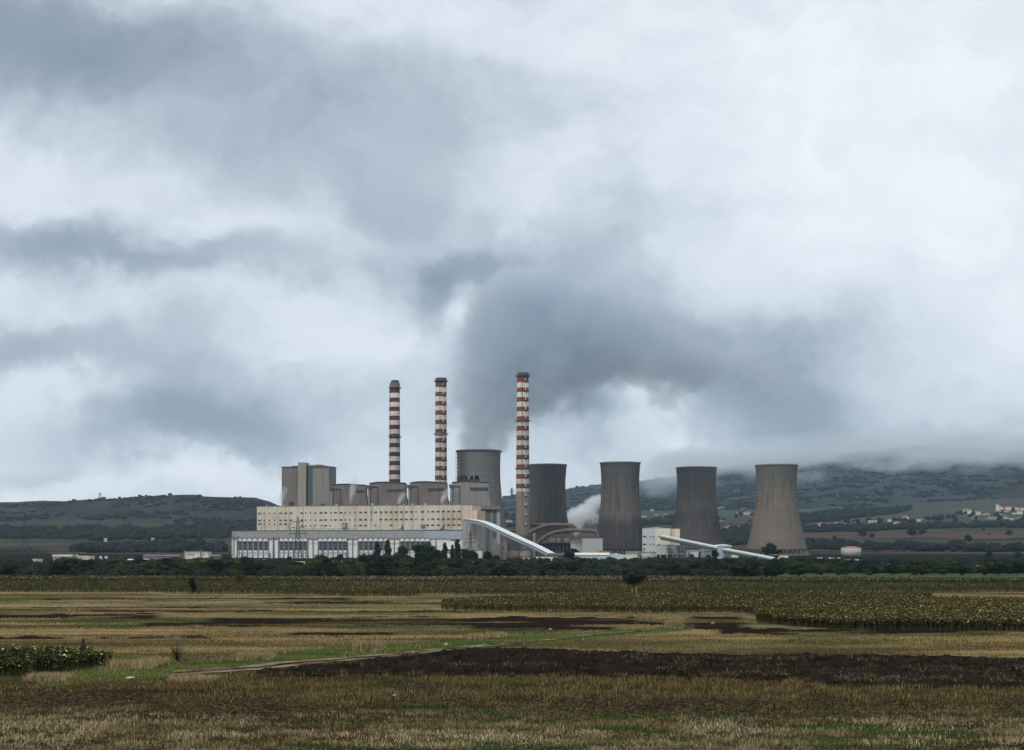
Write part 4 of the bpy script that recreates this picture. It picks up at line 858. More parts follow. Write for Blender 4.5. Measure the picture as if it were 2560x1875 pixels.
# ------------------------------------------------------------------ chimneys
def stripe_mat(name, ztop, pitch, nb, red, white, conc, zend):
    m = bpy.data.materials.new(name); t, b = principled(m); tc = t.new('ShaderNodeTexCoord').outputs['Object']; s = t.new('ShaderNodeSeparateXYZ', ins={0: tc}); z = s.outputs[2]
    ph = t.math('FRACT', t.math('DIVIDE', t.math('SUBTRACT', ztop, z), pitch)); isr = t.math('LESS_THAN', ph, .49)
    c = t.mix(isr, (*white, 1), (*red, 1)); c = t.mix(t.math('GREATER_THAN', z, ztop), c, (.10, .10, .10, 1))
    nz = t.new('ShaderNodeTexNoise', ins={'Vector': tc, 'Scale': .35, 'Detail': 5}).outputs[0]
    zl = t.math('ADD', z, t.math('MULTIPLY', t.math('SUBTRACT', nz, .5), 5)); c = t.mix(t.math('LESS_THAN', zl, zend), c, (*conc, 1))
    sv = t.vec('MULTIPLY', tc, (1.2, 1.2, .05)).outputs[0]; n2 = t.new('ShaderNodeTexNoise', ins={'Vector': sv, 'Scale': 1.0, 'Detail': 5, 'Roughness': .7}).outputs[0]
    c = t.mix(t.math('MULTIPLY', t.math('MULTIPLY', t.math('SUBTRACT', n2, .5), 7, clamp=True), .6), c, (.08, .065, .055, 1))
    f = t.math('MULTIPLY_ADD', nz, .4, .8); c = t.mix(1.0, c, t.new('ShaderNodeCombineXYZ', ins={0: f, 1: f, 2: f}).outputs[0], 'MULTIPLY')
    t.l.new(c, b.inputs['Base Color']); b.inputs['Roughness'].default_value = .8; b.inputs['Specular IOR Level'].default_value = .2; return m
def chimney(px, pxb, Y, ytop, ycap, wt, wb, pitch, zred0, rings, label, side, zend, red, capw=1.0, group='striped chimneys'):
    k = Y / F; zz = lambda py: HC - (py - HY) * k; X = (px - CX) * k; g = float(gz(X, Y)); root = thing('chimney', label, 'chimney', (X, Y, g), 0, group)
    zt, zc = zz(ytop) - g, zz(ycap) - g; rt = wt / 2 * k; rb = wb / 2 * k
    mat = stripe_mat('chimney_stripes', zz(zred0) - g, pitch * k, 10, red, (.52, .50, .45), (.23, .20, .165), zz(zend) - g if zend else -5)
    MB().lathe([(rb * 1.14, -.5), (rb * 1.08, zt * .12), (rb, zt * .35), (rt + (rb - rt) * .4, zt * .7), (rt, zc)], 40).build('shaft', mat, root)
    MB().lathe([(rt * capw, zc), (rt * capw, zt - .6), (rt * capw * .93, zt), (rt * capw * .8, zt), (rt * capw * .8, zt - 4)], 40, caps=False).build('cap', mt['louvre'], root)
    for ry in rings:
        z = zz(ry) - g; r = rt + (rb - rt) * (1 - z / zt); ro = MB(); ro.lathe([(r - .1, z - .5), (r + 1.6, z), (r + 1.9, z + .25), (r - .1, z + .25)], 40, caps=False)
        o = ro.build('gallery', mt['darksteel'], root); rl = MB()
        for hh in (.8, 1.4): rl.lathe([(r + 1.85, z + hh), (r + 1.85, z + hh + .12), (r + 1.75, z + hh + .12), (r + 1.75, z + hh)], 40, caps=False)
        for q in range(20): a = q * .31416; rl.beam((math.cos(a) * (r + 1.8), math.sin(a) * (r + 1.8), z + .2), (math.cos(a) * (r + 1.8), math.sin(a) * (r + 1.8), z + 1.5), .07)
        rl.build('railing', mt['steel'], o)
    # ladder strip and landings
    lad = MB(); a0 = R(-97) if side == 0 else R(181)
    ex = (math.cos(a0), math.sin(a0)); z = 2.0
    while z < zc - 4:
        r = rt + (rb - rt) * (1 - z / zt); r2 = rt + (rb - rt) * (1 - (z + 4) / zt); lad.beam((ex[0] * (r + .35), ex[1] * (r + .35), z), (ex[0] * (r2 + .35), ex[1] * (r2 + .35), z + 4), .32); z += 4
    lad.build('ladder', mt['darksteel'], root)
    al = R(-68) if side == 0 else R(181); z = zz(zred0) - g - pitch * k * .35
    while z > 12:
        r = rt + (rb - rt) * (1 - z / zt); c_, s_ = math.cos(al), math.sin(al); q = Vector((c_, s_, 0)); tt = Vector((-s_, c_, 0)); m = MB()
        m.beam(q * (r + .9) - tt * 1.5 + Vector((0, 0, z)), q * (r + .9) + tt * 1.5 + Vector((0, 0, z)), .55); m.build('landing', mt['darksteel'], root)
        m = MB(); m.beam(q * (r + 1.1) + Vector((0, 0, z + .6)), q * (r + 1.1) + Vector((0, 0, z + 3.0)), .35); m.beam(q * (r + 1.1) + Vector((0, 0, z + 2.6)), q * (r + 1.1) + tt * .9 + Vector((0, 0, z + 2.9)), .22); m.build('lamp', mt['white'], root)
        z -= pitch * k
chimney(987.5, 0, 1630, 951, 957, 24, 27, 22.6, 972.3, [970.5, 1093.5], 'chimney furthest left, dark maroon stripes and a narrow black cap', 1, None, (.085, .025, .022), .82)
chimney(1102.5, 0, 1590, 945, 953, 28, 30, 23.15, 957.5, [954, 1086.5], 'middle chimney with brick red stripes, left of the lettered cooling tower', 0, None, (.15, .042, .030))
chimney(1307, 0, 1550, 932, 943, 29, 34, 24.0, 945.8, [941, 1053.5, 1172.5], 'tallest looking chimney with bare concrete foot, between two cooling towers', 0, 1229, (.17, .046, .032))
# ------------------------------------------------------------------ buildings of the plant
class Face:
    """a facade line on the ground: local x runs along it, local y goes behind it, z is up"""
    def __init__(s, pxL, YL, pxR, YR, name, label, cat='building', group=None):
        s.A = Vector(((pxL - CX) / F * YL, YL)); s.B = Vector(((pxR - CX) / F * YR, YR)); s.d = (s.B - s.A).normalized(); s.L = (s.B - s.A).length
        s.g = float(gz(s.A.x, s.A.y)); s.root = thing(name, label, cat, (s.A.x, s.A.y, s.g), math.atan2(s.d.y, s.d.x), group); s.n = Vector((-s.d.y, s.d.x))
    def u(s, px, v=0):
        O = s.A + s.n * v; a = (px - CX) / F; t = (a * O.y - O.x) / (s.d.x - a * s.d.y); return t
    def z(s, px, py, v=0):
        t = s.u(px, v); Yv = (s.A + s.n * v + s.d * t).y; return HC - (py - HY) / F * Yv - s.g
    def box(s, px0, px1, py0, py1, v0, v1, name, mat, parent=None, zbot=None):
        """front face at depth v0 spans the given photograph rectangle"""
        m = MB(); pm = (px0 + px1) / 2; m.box(s.u(px0, v0), s.u(px1, v0), v0, v1, s.z(pm, py1, v0) if zbot is None else zbot, s.z(pm, py0, v0))
        return m.build(name, mat, parent or s.root)
    def part(s, name, mat, me): o = bpy.data.objects.new(name, me); COL.objects.link(o); o.parent = s.root; return o
# turbine hall
TH = Face(579.6, 1480, 1155, 1420, 'turbine_hall', 'long white turbine hall with grey cladding band over groups of arched windows', 'industrial building')
TH.box(579.6, 1155, 1347, 1400, 0, 34, 'wall', mt['white'], zbot=-1)
TH.box(579.6, 1060, 1326, 1347, -1.2, 33.6, 'cladding_band', mt['band']); TH.box(1060.4, 1155, 1325.5, 1347, -1.0, 33.4, 'cladding_band', M('pale_blue_cladding', (.36, .38, .42), var=.1, streak=.2))
TH.box(579, 1156, 1325.2, 1326.4, -1.5, 34, 'roof_edge', mt['darksteel'])
A1 = [599.7, 612.4, 625.2, 638.5, 651.8, 665.1, 703.4, 715.6, 727.9, 740.1, 751.8, 763.5, 802.3, 814, 826.4, 838.6, 850.9, 862.6, 901.9, 914.7, 927.4, 940.2, 953, 966.3, 1006.2, 1018.9, 1031.7, 1045, 1057, 1069]
for i, px in enumerate(A1):
    u0 = TH.u(px - 5.0, -.2); u1 = TH.u(px + 5.0, -.2); um = (u0 + u1) / 2; rw = (u1 - u0) / 2
    zt_ = TH.z(px, 1344.6, -1.5); zs_ = TH.z(px, 1349.0, -1.5); zb2 = TH.z(px, 1353.2, -1.5)
    arc = [(um + rw * 1.08 * math.cos(a), zs_ + (zt_ - zs_) * math.sin(a)) for a in [math.pi * q / 10 for q in range(11)]]
    MB().poly([(um + rw * 1.08, zb2), *arc, (um - rw * 1.08, zb2)][::-1], -1.6, -.02).build('arch', mt['white'], TH.root)
    hood = MB()
    for a, b in zip(arc[:-1], arc[1:]): hood.beam((a[0], -1.7, a[1] + .1), (b[0], -1.7, b[1] + .1), .28)
    hood.build('arch_hood', mt['darksteel'], TH.root)
    zw0 = TH.z(px, 1375.5, -.2); zw1 = zb2
    wn = MB().box(u0 + .3, u1 - .3, -.25, .1, zw0, zw1).build('window', mt['dark'], TH.root); fr = MB()
    for q in (1 / 3, 2 / 3): z = zw0 + (zw1 - zw0) * q; fr.box(u0 + .3, u1 - .3, -.42, -.26, z - .22, z + .22)
    for q in (.5,): xx = u0 + (u1 - u0) * q; fr.box(xx - .07, xx + .07, -.36, -.26, zw0, zw1)
    fr.build('frame', mt['pilaster'], wn)
    lw = MB()
    for q in range(3): xx = u0 + .6 + q * (rw * 2 - 1.2) / 3; lw.box(xx, xx + (rw * 2 - 1.2) / 3 - .35, -.12, .1, TH.z(px, 1383.5, 0), TH.z(px, 1381.2, 0))
    lw.build('low_window', mt['dark'], TH.root)
piers = sorted({round((a + b) / 2, 1) for a, b in zip(A1[:-1], A1[1:]) if b - a < 20} | {A1[j] - 6.4 for j in (0, 6, 12, 18, 24)} | {A1[j] + 6.4 for j in (5, 11, 17, 23, 29)} | {684.5, 783, 882, 986, 1090})
for px in piers:
    uu = TH.u(px); MB().box(uu - .42, uu + .42, -1.1, .02, -1, TH.z(px, 1349.5, 0)).build('pilaster', mt['pilaster'], TH.root)
for a, b in ((1127, 1139), (1140.5, 1151)): TH.box(a, b, 1349.5, 1352, -.15, .1, 'window', mt['dark'])
TH.box(1110, 1152, 1371.5, 1373, -8, 0, 'canopy', mt['creamlite']); TH.box(1113, 1138, 1374, 1386, -7, -.5, 'annex', mt['creamlite'], zbot=-1)
for q in (1376, 1381): TH.box(1117, 1127, q, q + 2.5, -7.2, -7.02, 'annex_window', mt['dark'])
for i in range(16):
    px = 960 + i * 12.3 + rnd.uniform(-3, 3); TH.box(px, px + rnd.uniform(2, 5), 1323.6, 1325.1, 4, 6, 'roof_vent', mt['white'])
for px in (612, 638, 692, 745, 829, 862): TH.box(px, px + 6, 1324, 1325.1, 3, 5, 'roof_vent', mt['pilaster'])
TH.box(766, 894, 1321.3, 1321.9, -1, -.8, 'roof_pipe', mt['brownsteel'])
# cream heater bay building
CB = Face(642, 1513, 1155, 1453, 'heater_bay', 'long cream rendered block with three rows of small windows above the turbine hall', 'industrial building')
zt1 = CB.z(642, 1266.5); zt2 = CB.z(1155, 1261.5)
MB().poly([(0, CB.z(642, 1350)), (CB.L, CB.z(642, 1350)), (CB.L, (zt1 + zt2) / 2), (0, (zt1 + zt2) / 2)], 0, 22).build('wall', mt['cream'], CB.root)
MB().box(-.4, CB.L + .3, -.4, 22.4, (zt1 + zt2) / 2, (zt1 + zt2) / 2 + .5).build('parapet', mt['brownpink'], CB.root)
def win(px, py, w_, h_=3.4, mat='dark'):
    u0, u1 = CB.u(px - w_ / 2), CB.u(px + w_ / 2); z0, z1 = CB.z(px, py + h_ / 2), CB.z(px, py - h_ / 2)
    o = MB().box(u0, u1, -.06, .15, z0, z1).build('window', mt[mat], CB.root)
    fr = MB().box(u0 - .1, u1 + .1, -.22, -.07, z0 - .22, z0).box((u0 + u1) / 2 - .06, (u0 + u1) / 2 + .06, -.12, -.065, z0, z1); fr.build('sill', mt['concrete'], o)
row1 = [(649, 7), (660.3, 3.2), (673.5, 3.2), (686.5, 3.2), (701.8, 6.6), (714.2, 7), (727.5, 6.5), (754.5, 7), (764.6, 3.2), (776.6, 3.2), (788.6, 3.2), (802.4, 7), (814.3, 7), (828, 3.2), (838.6, 7), (852.5, 7), (862.7, 3.2), (875, 3.2), (887, 3.2), (901.6, 7), (914, 7), (928, 3.2), (938.9, 7)]
row1 += [(952.4 + i * 12.72, 7) for i in range(7)] + [(1039.8, 3.5), (1056.2, 7), (1071, 3.8), (1082, 7.5), (1095.5, 7.5), (1108.6, 7.5), (1121.7, 7.5), (1134.7, 7.5), (1147.7, 7.5)]
for px, w_ in row1: win(px, np.interp(px, [642, 1155], [1283.6, 1278.2]), w_)
row2 = [(px, w_) for px, w_ in row1 if not (935 < px < 945)]
for px, w_ in row2: win(px, np.interp(px, [642, 1155], [1301.0, 1297.3]), w_)
for px, w_ in ((649, 7), (660.3, 3.2), (673.5, 3.2), (686.5, 3.2), (701.8, 6.6), (714.2, 7), (725.5, 3)): win(px, 1309.8, w_)
for px, w_ in ((754.5, 7), (764.6, 3.2), (776.6, 3.2), (788, 3.2), (804, 3.2), (814.3, 7), (824.6, 2.8), (887, 3.2), (901.6, 7), (914, 7), (936.5, 3.5), (977.7, 6.5), (1069, 7.5), (1082, 7.5), (1095.5, 7.5), (1110, 4), (1121.7, 7.5), (1134.7, 7.5), (1147.7, 7.5)): win(px, np.interp(px, [642, 1155], [1314.8, 1312.4]), w_)
CB.box(854, 864.5, 1308.5, 1318.5, -2.5, -.05, 'service_cabin', mt['sidegrey']); CB.box(853, 865.5, 1307.6, 1308.5, -3, 0, 'cabin_roof', mt['brownsteel']); CB.box(1051, 1061, 1311, 1317, -2, -.05, 'service_cabin', mt['steel'])
m = MB(); m.beam((CB.u(720.5), -.5, CB.z(720, 1313)), (CB.u(729), -3, CB.z(729, 1325)), .6); m.build('stair', mt['concrete'], CB.root)
for px in (998, 1100):
    m = MB(); m.poly([(CB.u(px), CB.z(px, 1324)), (CB.u(px + 10), CB.z(px, 1324)), (CB.u(px + 10), CB.z(px, 1316)), (CB.u(px + 8.5), CB.z(px, 1313)), (CB.u(px + 6), CB.z(px, 1320))], -1.5, -.05); m.build('exhaust_hood', mt['brownsteel'], CB.root)
for i in range(26):
    px = 665 + i * 19 + rnd.uniform(-6, 6); hh = rnd.uniform(1, 4); CB.box(px, px + rnd.uniform(1, 4), np.interp(px, [642, 1155], [1266, 1261]) - hh, np.interp(px, [642, 1155], [1266, 1261]), 3, 5, 'roof_unit', mt[rnd.choice(['steel', 'white', 'brownsteel'])])
# conveyor tower block
KB_ = Face(1155.6, 1419, 1192.5, 1415, 'conveyor_tower_block', 'pale concrete block with a peach upper step where the white gallery enters', 'industrial building')
KB_.box(1155.6, 1192.5, 1276, 1300, 0, 30, 'upper_wall', mt['pinkcream']); KB_.box(1155.6, 1181, 1262, 1275.9, .1, 30, 'upper_step', mt['pinkcream']); KB_.box(1155.6, 1192.5, 1300.1, 1400, .15, 30, 'lower_wall', mt['concrete'] if 0 else M('pale_grey_concrete', (.36, .34, .31), var=.2, streak=.45, sscale=.4), zbot=-1)
KB_.box(1155.2, 1181.4, 1261, 1262, -.3, 30.3, 'parapet', mt['brownpink']); KB_.box(1190.6, 1192.7, 1300, 1372, -.15, 0.1, 'corner_post', mt['creamlite'])
# boiler houses
BG = 'boiler houses'
B0 = Face(704.3, 1546, 837.2, 1542, 'boiler_house', 'tallest grey block with a narrow stair tower, furthest left behind the cream building', 'industrial building', BG)
B0.box(704.3, 757, 1167.6, 1290, 0, 18, 'wall', mt['boiler'], zbot=0); B0.box(764.8, 832.5, 1167.6, 1290, .2, 18, 'wall', mt['boilerside'], zbot=0)
B0.box(744.8, 764.8, 1156, 1290, -3, 14, 'stair_tower', M('stair_tower_render', (.30, .27, .225), var=.15, streak=.3), zbot=0)
B0.box(764.9, 769.8, 1169, 1290, -.05, .4, 'dark_slot', mt['dark'], zbot=0); B0.box(770, 781, 1169, 1290, -.12, .3, 'teal_strip', mt['bluegreen'], zbot=0); B0.box(822.5, 832, 1170, 1215, -.12, .3, 'teal_strip', mt['bluegreen'])
B0.box(703.6, 833.2, 1166.3, 1167.6, -.6, 18.5, 'roof_edge', mt['darksteel'])
m = MB(); m.poly([(B0.u(730, 3), B0.z(730, 1166.5, 3)), (B0.u(816, 3), B0.z(816, 1166.5, 3)), (B0.u(816, 3), B0.z(816, 1164, 3)), (B0.u(798, 3), B0.z(798, 1161, 3)), (B0.u(780, 3), B0.z(780, 1162.5, 3)), (B0.u(730, 3), B0.z(730, 1164.5, 3))], 3, 16); m.build('roof_hood', mt['concrete'], B0.root)
for i in range(11): B0.box(756.3, 758, 1163 + i * 9.4, 1164.8 + i * 9.4, -3.1, -2.9, 'window', mt['dark'])
B0.box(723, 735, 1254.5, 1264, -.1, .2, 'door', mt['dark']); B0.box(803, 811, 1259, 1264, -.1, .2, 'door', mt['dark'])
def boiler(pxl, pxr, ytop, Y, label, lv, pipe=False, wall='boiler'):
    pxr -= 3.5; b = Face(pxl, Y, pxr, Y - 2, 'boiler_house', label, 'industrial building', BG); h0 = ytop
    zb = 0; uL, uR = b.u(pxl + 6, 0), b.u(pxr, 0); zt0 = b.z(pxl, h0 + 1); ztm = b.z((pxl + pxr) / 2, h0 - 2.2); z_lo = b.z(pxr, 1245)
    m = MB(); m.poly([(uL, zb), (uR + 1.6, zb), (uR + 1.6, z_lo - 4), (uR, z_lo + 3), (uR, zt0), (uL + (uR - uL) * .45, ztm), (uL + (uR - uL) * .2, ztm - .2), (uL, zt0)], 0, 14); m.build('wall', mt[wall], b.root)
    m = MB()
    for p_, q_ in (((uL - .4, zt0), (uL + (uR - uL) * .2, ztm - .2)), ((uL + (uR - uL) * .2, ztm - .2), (uL + (uR - uL) * .45, ztm)), ((uL + (uR - uL) * .45, ztm), (uR + .6, zt0))): m.beam((p_[0], -.4, p_[1] + .2), (q_[0], -.4, q_[1] + .2), .5)
    m.build('roof_edge', mt['darksteel'], b.root)
    b.box(pxl + 1, pxl + 6.3, h0 + 9, 1290, -2.0, 12, 'stair_shaft', mt['boilerside'], zbot=0); b.box(pxl - 1.5, pxl + 5, h0 + 5, h0 + 13, -3.4, 6, 'top_cabin', mt['brownsteel'])
    b.box(pxl + 6.5, pxl + 26, h0 + 9, h0 + 10, -1, .1, 'walkway', mt['darksteel']); b.box(pxl + 24.5, pxl + 25.6, h0 + 9, 1290, -1.0, .05, 'duct', mt['brownsteel'], zbot=0)
    for k_ in range(3): b.box(pxl + 10, pxl + 24, h0 + 25 + k_ * 9, h0 + 25.8 + k_ * 9, -.5, .1, 'walkway', mt['pilaster'])
    o = b.box(lv[0], lv[1], lv[2], lv[3], -.15, .2, 'louvre', mt['louvre'])
    return b
boiler(824.8, 917, 1212.5, 1536, 'shortest boiler house beside the tallest grey block', (888, 910.8, 1225.3, 1231.9))
boiler(918.5, 1017, 1207.5, 1524, 'boiler house in front of the maroon striped chimney', (968, 1009, 1222.9, 1230.1))
boiler(1019.3, 1119.8, 1206.5, 1512, 'boiler house in front of the middle chimney', (1069.8, 1114, 1220.2, 1228))
bD = boiler(1124, 1225, 1205.8, 1500, 'boiler house in front of the lettered cooling tower', (1175.7, 1220.6, 1218.4, 1227.4), wall='boilerside')
bD.box(1181, 1251, 1265, 1273.5, -3, 30, 'upper_deck', mt['boiler']); bD.box(1193, 1250, 1273.6, 1400, 0, 30, 'lower_wall', mt['boilerside'], zbot=-1)
bD.box(1232, 1241.5, 1276, 1345, -.2, .2, 'teal_strip', mt['bluegreen']); bD.box(1241.6, 1250, 1276, 1360, -.15, .2, 'pale_strip', mt['sidegrey'])
# conveyor galleries
def gallery(pts, w_, h_, name, label, roofm, sidem, edge=None, trestles=(), rt=.45):
    """pts: (px, py, Y) along the roof ridge line"""
    Q = [P(*p) for p in pts]; o0 = Q[0].copy(); root = thing(name, label, 'conveyor gallery', (o0.x, o0.y, float(gz(o0.x, o0.y)))); org = root.location
    offs = []
    for i in range(len(Q)):
        d = (Q[min(i + 1, len(Q) - 1)] - Q[max(i - 1, 0)]); offs.append(Vector((-d.y, d.x, 0)).normalized() * w_ / 2)
    def strip(name, dz0, dz1, wf, mat, par=root):
        m = MB(); vs = []
        for q, n_ in zip(Q, offs):
            q = q - org
            for sgn, dz in ((1, dz0), (-1, dz0), (-1, dz1), (1, dz1)): vs.append(q + n_ * sgn * wf + Vector((0, 0, dz)))
        fs = [(0, 1, 2, 3), tuple(len(vs) - 4 + k for k in (3, 2, 1, 0))]
        for i in range(len(Q) - 1):
            for k in range(4): fs.append((i * 4 + k, (i + 1) * 4 + k, (i + 1) * 4 + (k + 1) % 4, i * 4 + (k + 1) % 4))
        m.add(vs, fs); return m.build(name, mat, par)
    strip('roof', -rt, 0, 1.05, roofm); strip('gallery_wall', -h_, -rt - .05, 1.0, sidem)
    if edge: strip('window_band', -h_ * .45, -h_ * .25, 1.02, mt['darksteel'])
    strip('floor_beam', -h_ - .8, -h_ - .05, .9, mt['sidegrey'] if edge else mt['darksteel'])
    for (t, ww) in trestles:
        s = t * (len(Q) - 1); i = min(int(s), len(Q) - 2); q = Q[i].lerp(Q[i + 1], s - i) - org; n_ = offs[i]; zg = float(gz(q.x + org.x, q.y + org.y)) - org.z; m = MB(); top = q.z - h_ - .8
        a0, b0 = q + n_ * .9, q - n_ * .9; d = (Q[i + 1] - Q[i]); d.z = 0; d = d.normalized() * ww
        legs = [(a0 + d), (a0 - d), (b0 + d), (b0 - d)]
        for l in legs: m.beam((l.x, l.y, zg - .5), (l.x, l.y, top), .22)
        hh = zg
        while hh < top - 4:
            for p_, q_ in ((0, 1), (2, 3), (0, 2), (1, 3)):
                m.beam((legs[p_].x, legs[p_].y, hh), (legs[q_].x, legs[q_].y, hh + 6 if hh + 6 < top else top), .13); m.beam((legs[p_].x, legs[p_].y, hh), (legs[q_].x, legs[q_].y, hh), .13)
            hh += 6
        m.build('trestle', mt['steel'], root)
    return root
gallery([(1167, 1296.8, 1410), (1184, 1298.5, 1404), (1206, 1302.5, 1394), (1224, 1309, 1384), (1290, 1340, 1352), (1345, 1365, 1330), (1378, 1382, 1318)], 9.0, 3.0, 'conveyor_gallery', 'white roofed coal gallery sloping down from the peach tower block', mt['roofwhite'], mt['sidegrey'], True, [(.2, 3), (.45, 3), (.62, 1.5), (.78, 1.5)])
gallery([(1655, 1337.5, 1488), (1726, 1352, 1456), (1797, 1366.5, 1424)], 5.2, 4.0, 'conveyor_gallery', 'white roofed green sided gallery between the white plant building and the transfer tower', mt['roofwhite'], mt['greenside'], False, [(.28, 2.5), (.38, 2), (.75, 2.5)], 1.5)
gallery([(1812, 1370.5, 1420), (1900, 1387, 1375), (1978, 1402.5, 1335), (2016, 1409, 1312)], 5.2, 3.8, 'conveyor_gallery', 'white roofed green sided gallery running from the transfer tower into the trees', mt['roofwhite'], mt['greenside'], False, [(.3, 2), (.6, 2)], 1.5)
# transfer tower
TT2 = Face(1795.5, 1421, 1829, 1425, 'transfer_tower', 'pale blue transfer tower where the two green galleries meet', 'tower')
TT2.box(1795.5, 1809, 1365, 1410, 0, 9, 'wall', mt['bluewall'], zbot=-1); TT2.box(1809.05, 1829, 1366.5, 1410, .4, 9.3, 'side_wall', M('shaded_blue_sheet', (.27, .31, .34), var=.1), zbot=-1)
m = MB(); m.poly([(TT2.u(1795), TT2.z(1800, 1365)), (TT2.u(1829.5), TT2.z(1825, 1366.3)), (TT2.u(1829.5), TT2.z(1825, 1364)), (TT2.u(1814), TT2.z(1814, 1360.6)), (TT2.u(1797), TT2.z(1800, 1362.5))], -.4, 9.6); m.build('roof', mt['roofwhite'], TT2.root)
# white plant building
WB = Face(1605.5, 1500, 1699, 1496, 'preparation_building', 'white angular plant building with rows of small dark windows and a green gallery', 'industrial building')
WB.box(1605.5, 1638.5, 1321.5, 1388, 0, 26, 'wall', M('pale_grey_panel', (.50, .51, .51), var=.06, grid=(11, 5, .15, .25)), zbot=3)
WB.box(1638.6, 1676, 1321.5, 1362, -.5, 26, 'wall', mt['creamlite']); WB.box(1676.1, 1686.8, 1322, 1362, 1.4, 26, 'side_wall', mt['pinkcream']); WB.box(1686.9, 1699.5, 1322, 1362.5, -.3, 26, 'wall', mt['creamlite'])
WB.box(1638.6, 1652, 1339, 1344, -.65, -.4, 'window', mt['dark']) if 0 else None
m = MB(); m.poly([(WB.u(1606), WB.z(1606, 1321.4)), (WB.u(1676), WB.z(1676, 1321.4)), (WB.u(1640), WB.z(1640, 1317.8))], 2, 22); m.build('roof', mt['sidegrey'], WB.root)
WB.box(1638.6, 1670, 1363.5, 1387.5, -.3, 20, 'lower_wall', M('pale_grey_panel_low', (.44, .45, .45), var=.08), zbot=3); WB.box(1670.1, 1690, 1363.6, 1388, .8, 20, 'lower_wall', mt['greyblock'], zbot=3)
for (y, xs_) in ((1341.5, (1607, 1616, 1)), (1361, (1607, 1616, 1)), (1372.5, (1607, 1613, 1)), (1380, (1607, 1613, 1))): WB.box(xs_[0], xs_[1], y - 1.5, y + 1.6, -.15, .1, 'window', mt['dark'])
for y in (1341.5, 1361, 1379.5):
    for x_ in (1626.5, 1634.5): WB.box(x_ - 1.2, x_ + 1.4, y - 1.6, y + 1.8, -.15, .1, 'window', mt['dark'])
for y in (1341.5, 1361): WB.box(1645.5, 1649.5, y - 1.6, y + 1.6, -.65, -.4, 'window', mt['dark'])
for y in (1372.5, 1380.5):
    for x_ in (1671, 1678.5): WB.box(x_, x_ + 2.6, y - 2.4, y + 2.2, .6, .9, 'window', mt['dark'])
for x_ in (1640, 1650, 1667, 1681, 1690): WB.box(x_, x_ + 1.6, 1387.5, 1402, 0, 1.0, 'column', mt['creamlite'], zbot=-1)
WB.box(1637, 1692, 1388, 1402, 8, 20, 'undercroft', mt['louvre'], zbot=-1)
WS = Face(1712, 1530, 1750, 1530, 'shed', 'white shed glimpsed behind the trestles of the green gallery', 'shed'); WS.box(1716, 1746, 1379, 1400, 0, 12, 'wall', mt['housewall'], zbot=-1); WS.box(1714, 1752, 1374.5, 1379, -.4, 12.5, 'roof', mt['sidegrey'])
WS2 = Face(1752, 1528, 1800, 1528, 'shed', 'grey block wall shed behind the dark tree by the transfer tower', 'shed'); WS2.box(1752, 1797, 1370, 1400, 0, 12, 'wall', mt['greyblock'], zbot=-1); WS2.box(1763, 1776, 1378, 1380.5, -.15, .1, 'window', mt['dark']); WS2.box(1751.5, 1797.5, 1368.8, 1370, -.3, 12.3, 'roof', mt['darksteel'])
WS3 = Face(1828, 1500, 1868, 1500, 'shed', 'low white shed just right of the transfer tower', 'shed'); WS3.box(1829, 1846, 1383, 1400, 0, 8, 'wall', mt['housewall'], zbot=-1); WS3.box(1828.5, 1846.5, 1381.8, 1383, -.3, 8.3, 'roof', mt['roofwhite'])
WS4 = Face(1940, 1480, 1972, 1480, 'shed', 'small cream hut among trees at the rightmost tower foot', 'shed'); WS4.box(1948, 1971, 1388, 1400, 0, 8, 'wall', mt['creamlite'], zbot=-1); WS4.box(1940, 1972, 1385.5, 1388, -.4, 8.4, 'roof', mt['concrete'])
# pale blue warehouse and neighbours
BW = Face(1434.5, 1330, 1540, 1330, 'warehouse', 'long pale blue warehouse with a cream low pitched roof', 'warehouse')
BW.box(1436, 1524, 1387.2, 1403, 0, 22, 'wall', mt['bluewall'], zbot=-1); m = MB(); uA, uB = BW.u(1434.5), BW.u(1525); z0 = BW.z(1434, 1387); m.add([(uA, -.6, z0), (uB, -.6, z0), (uB, 12, z0 + 2.0), (uA + 2, 12, z0 + 2.0), (uA, -.6, z0 - .3), (uB, -.6, z0 - .3), (uB, 22, z0 - .2), (uA, 22, z0 - .2)], [(0, 1, 2, 3), (4, 5, 1, 0), (3, 2, 6, 7), (0, 3, 7, 4), (1, 5, 6, 2), (4, 7, 6, 5)]); m.build('roof', M('cream_sheet_roof', (.72, .68, .56), var=.06, rough=.5), BW.root)
for i in range(10): px = 1440 + i * 8.9; BW.box(px - .9, px + .9, 1395.5, 1398, -.12, .1, 'window', mt['dark'])
BW.box(1524.1, 1566, 1388, 1404, 1.5, 22, 'gable_wall', M('paler_blue_wall', (.50, .60, .66), var=.08), zbot=-1); m = MB(); m.poly([(BW.u(1524, 1.4), BW.z(1524, 1388, 1.4)), (BW.u(1566.5, 1.4), BW.z(1566, 1388, 1.4)), (BW.u(1542, 1.4), BW.z(1542, 1383.4, 1.4))], 1.4, 21); m.build('gable', M('paler_blue_gable', (.50, .60, .66), var=.08), BW.root)
for px in (1529, 1537, 1560): BW.box(px - .9, px + .9, 1395.5, 1398, 1.38, 1.6, 'window', mt['dark'])
CS = Face(1566, 1380, 1600, 1380, 'concrete_shed', 'cream and grey concrete shed right of the pale blue warehouse', 'shed'); CS.box(1566, 1593, 1384.5, 1404, 0, 10, 'wall', mt['creamlite'], zbot=-1); CS.box(1565, 1599, 1378.5, 1384.4, -.5, 10.5, 'roof', mt['greyblock']); CS.box(1593.1, 1600, 1384.5, 1404, -.2, 10, 'side_wall', mt['concrete'], zbot=-1)
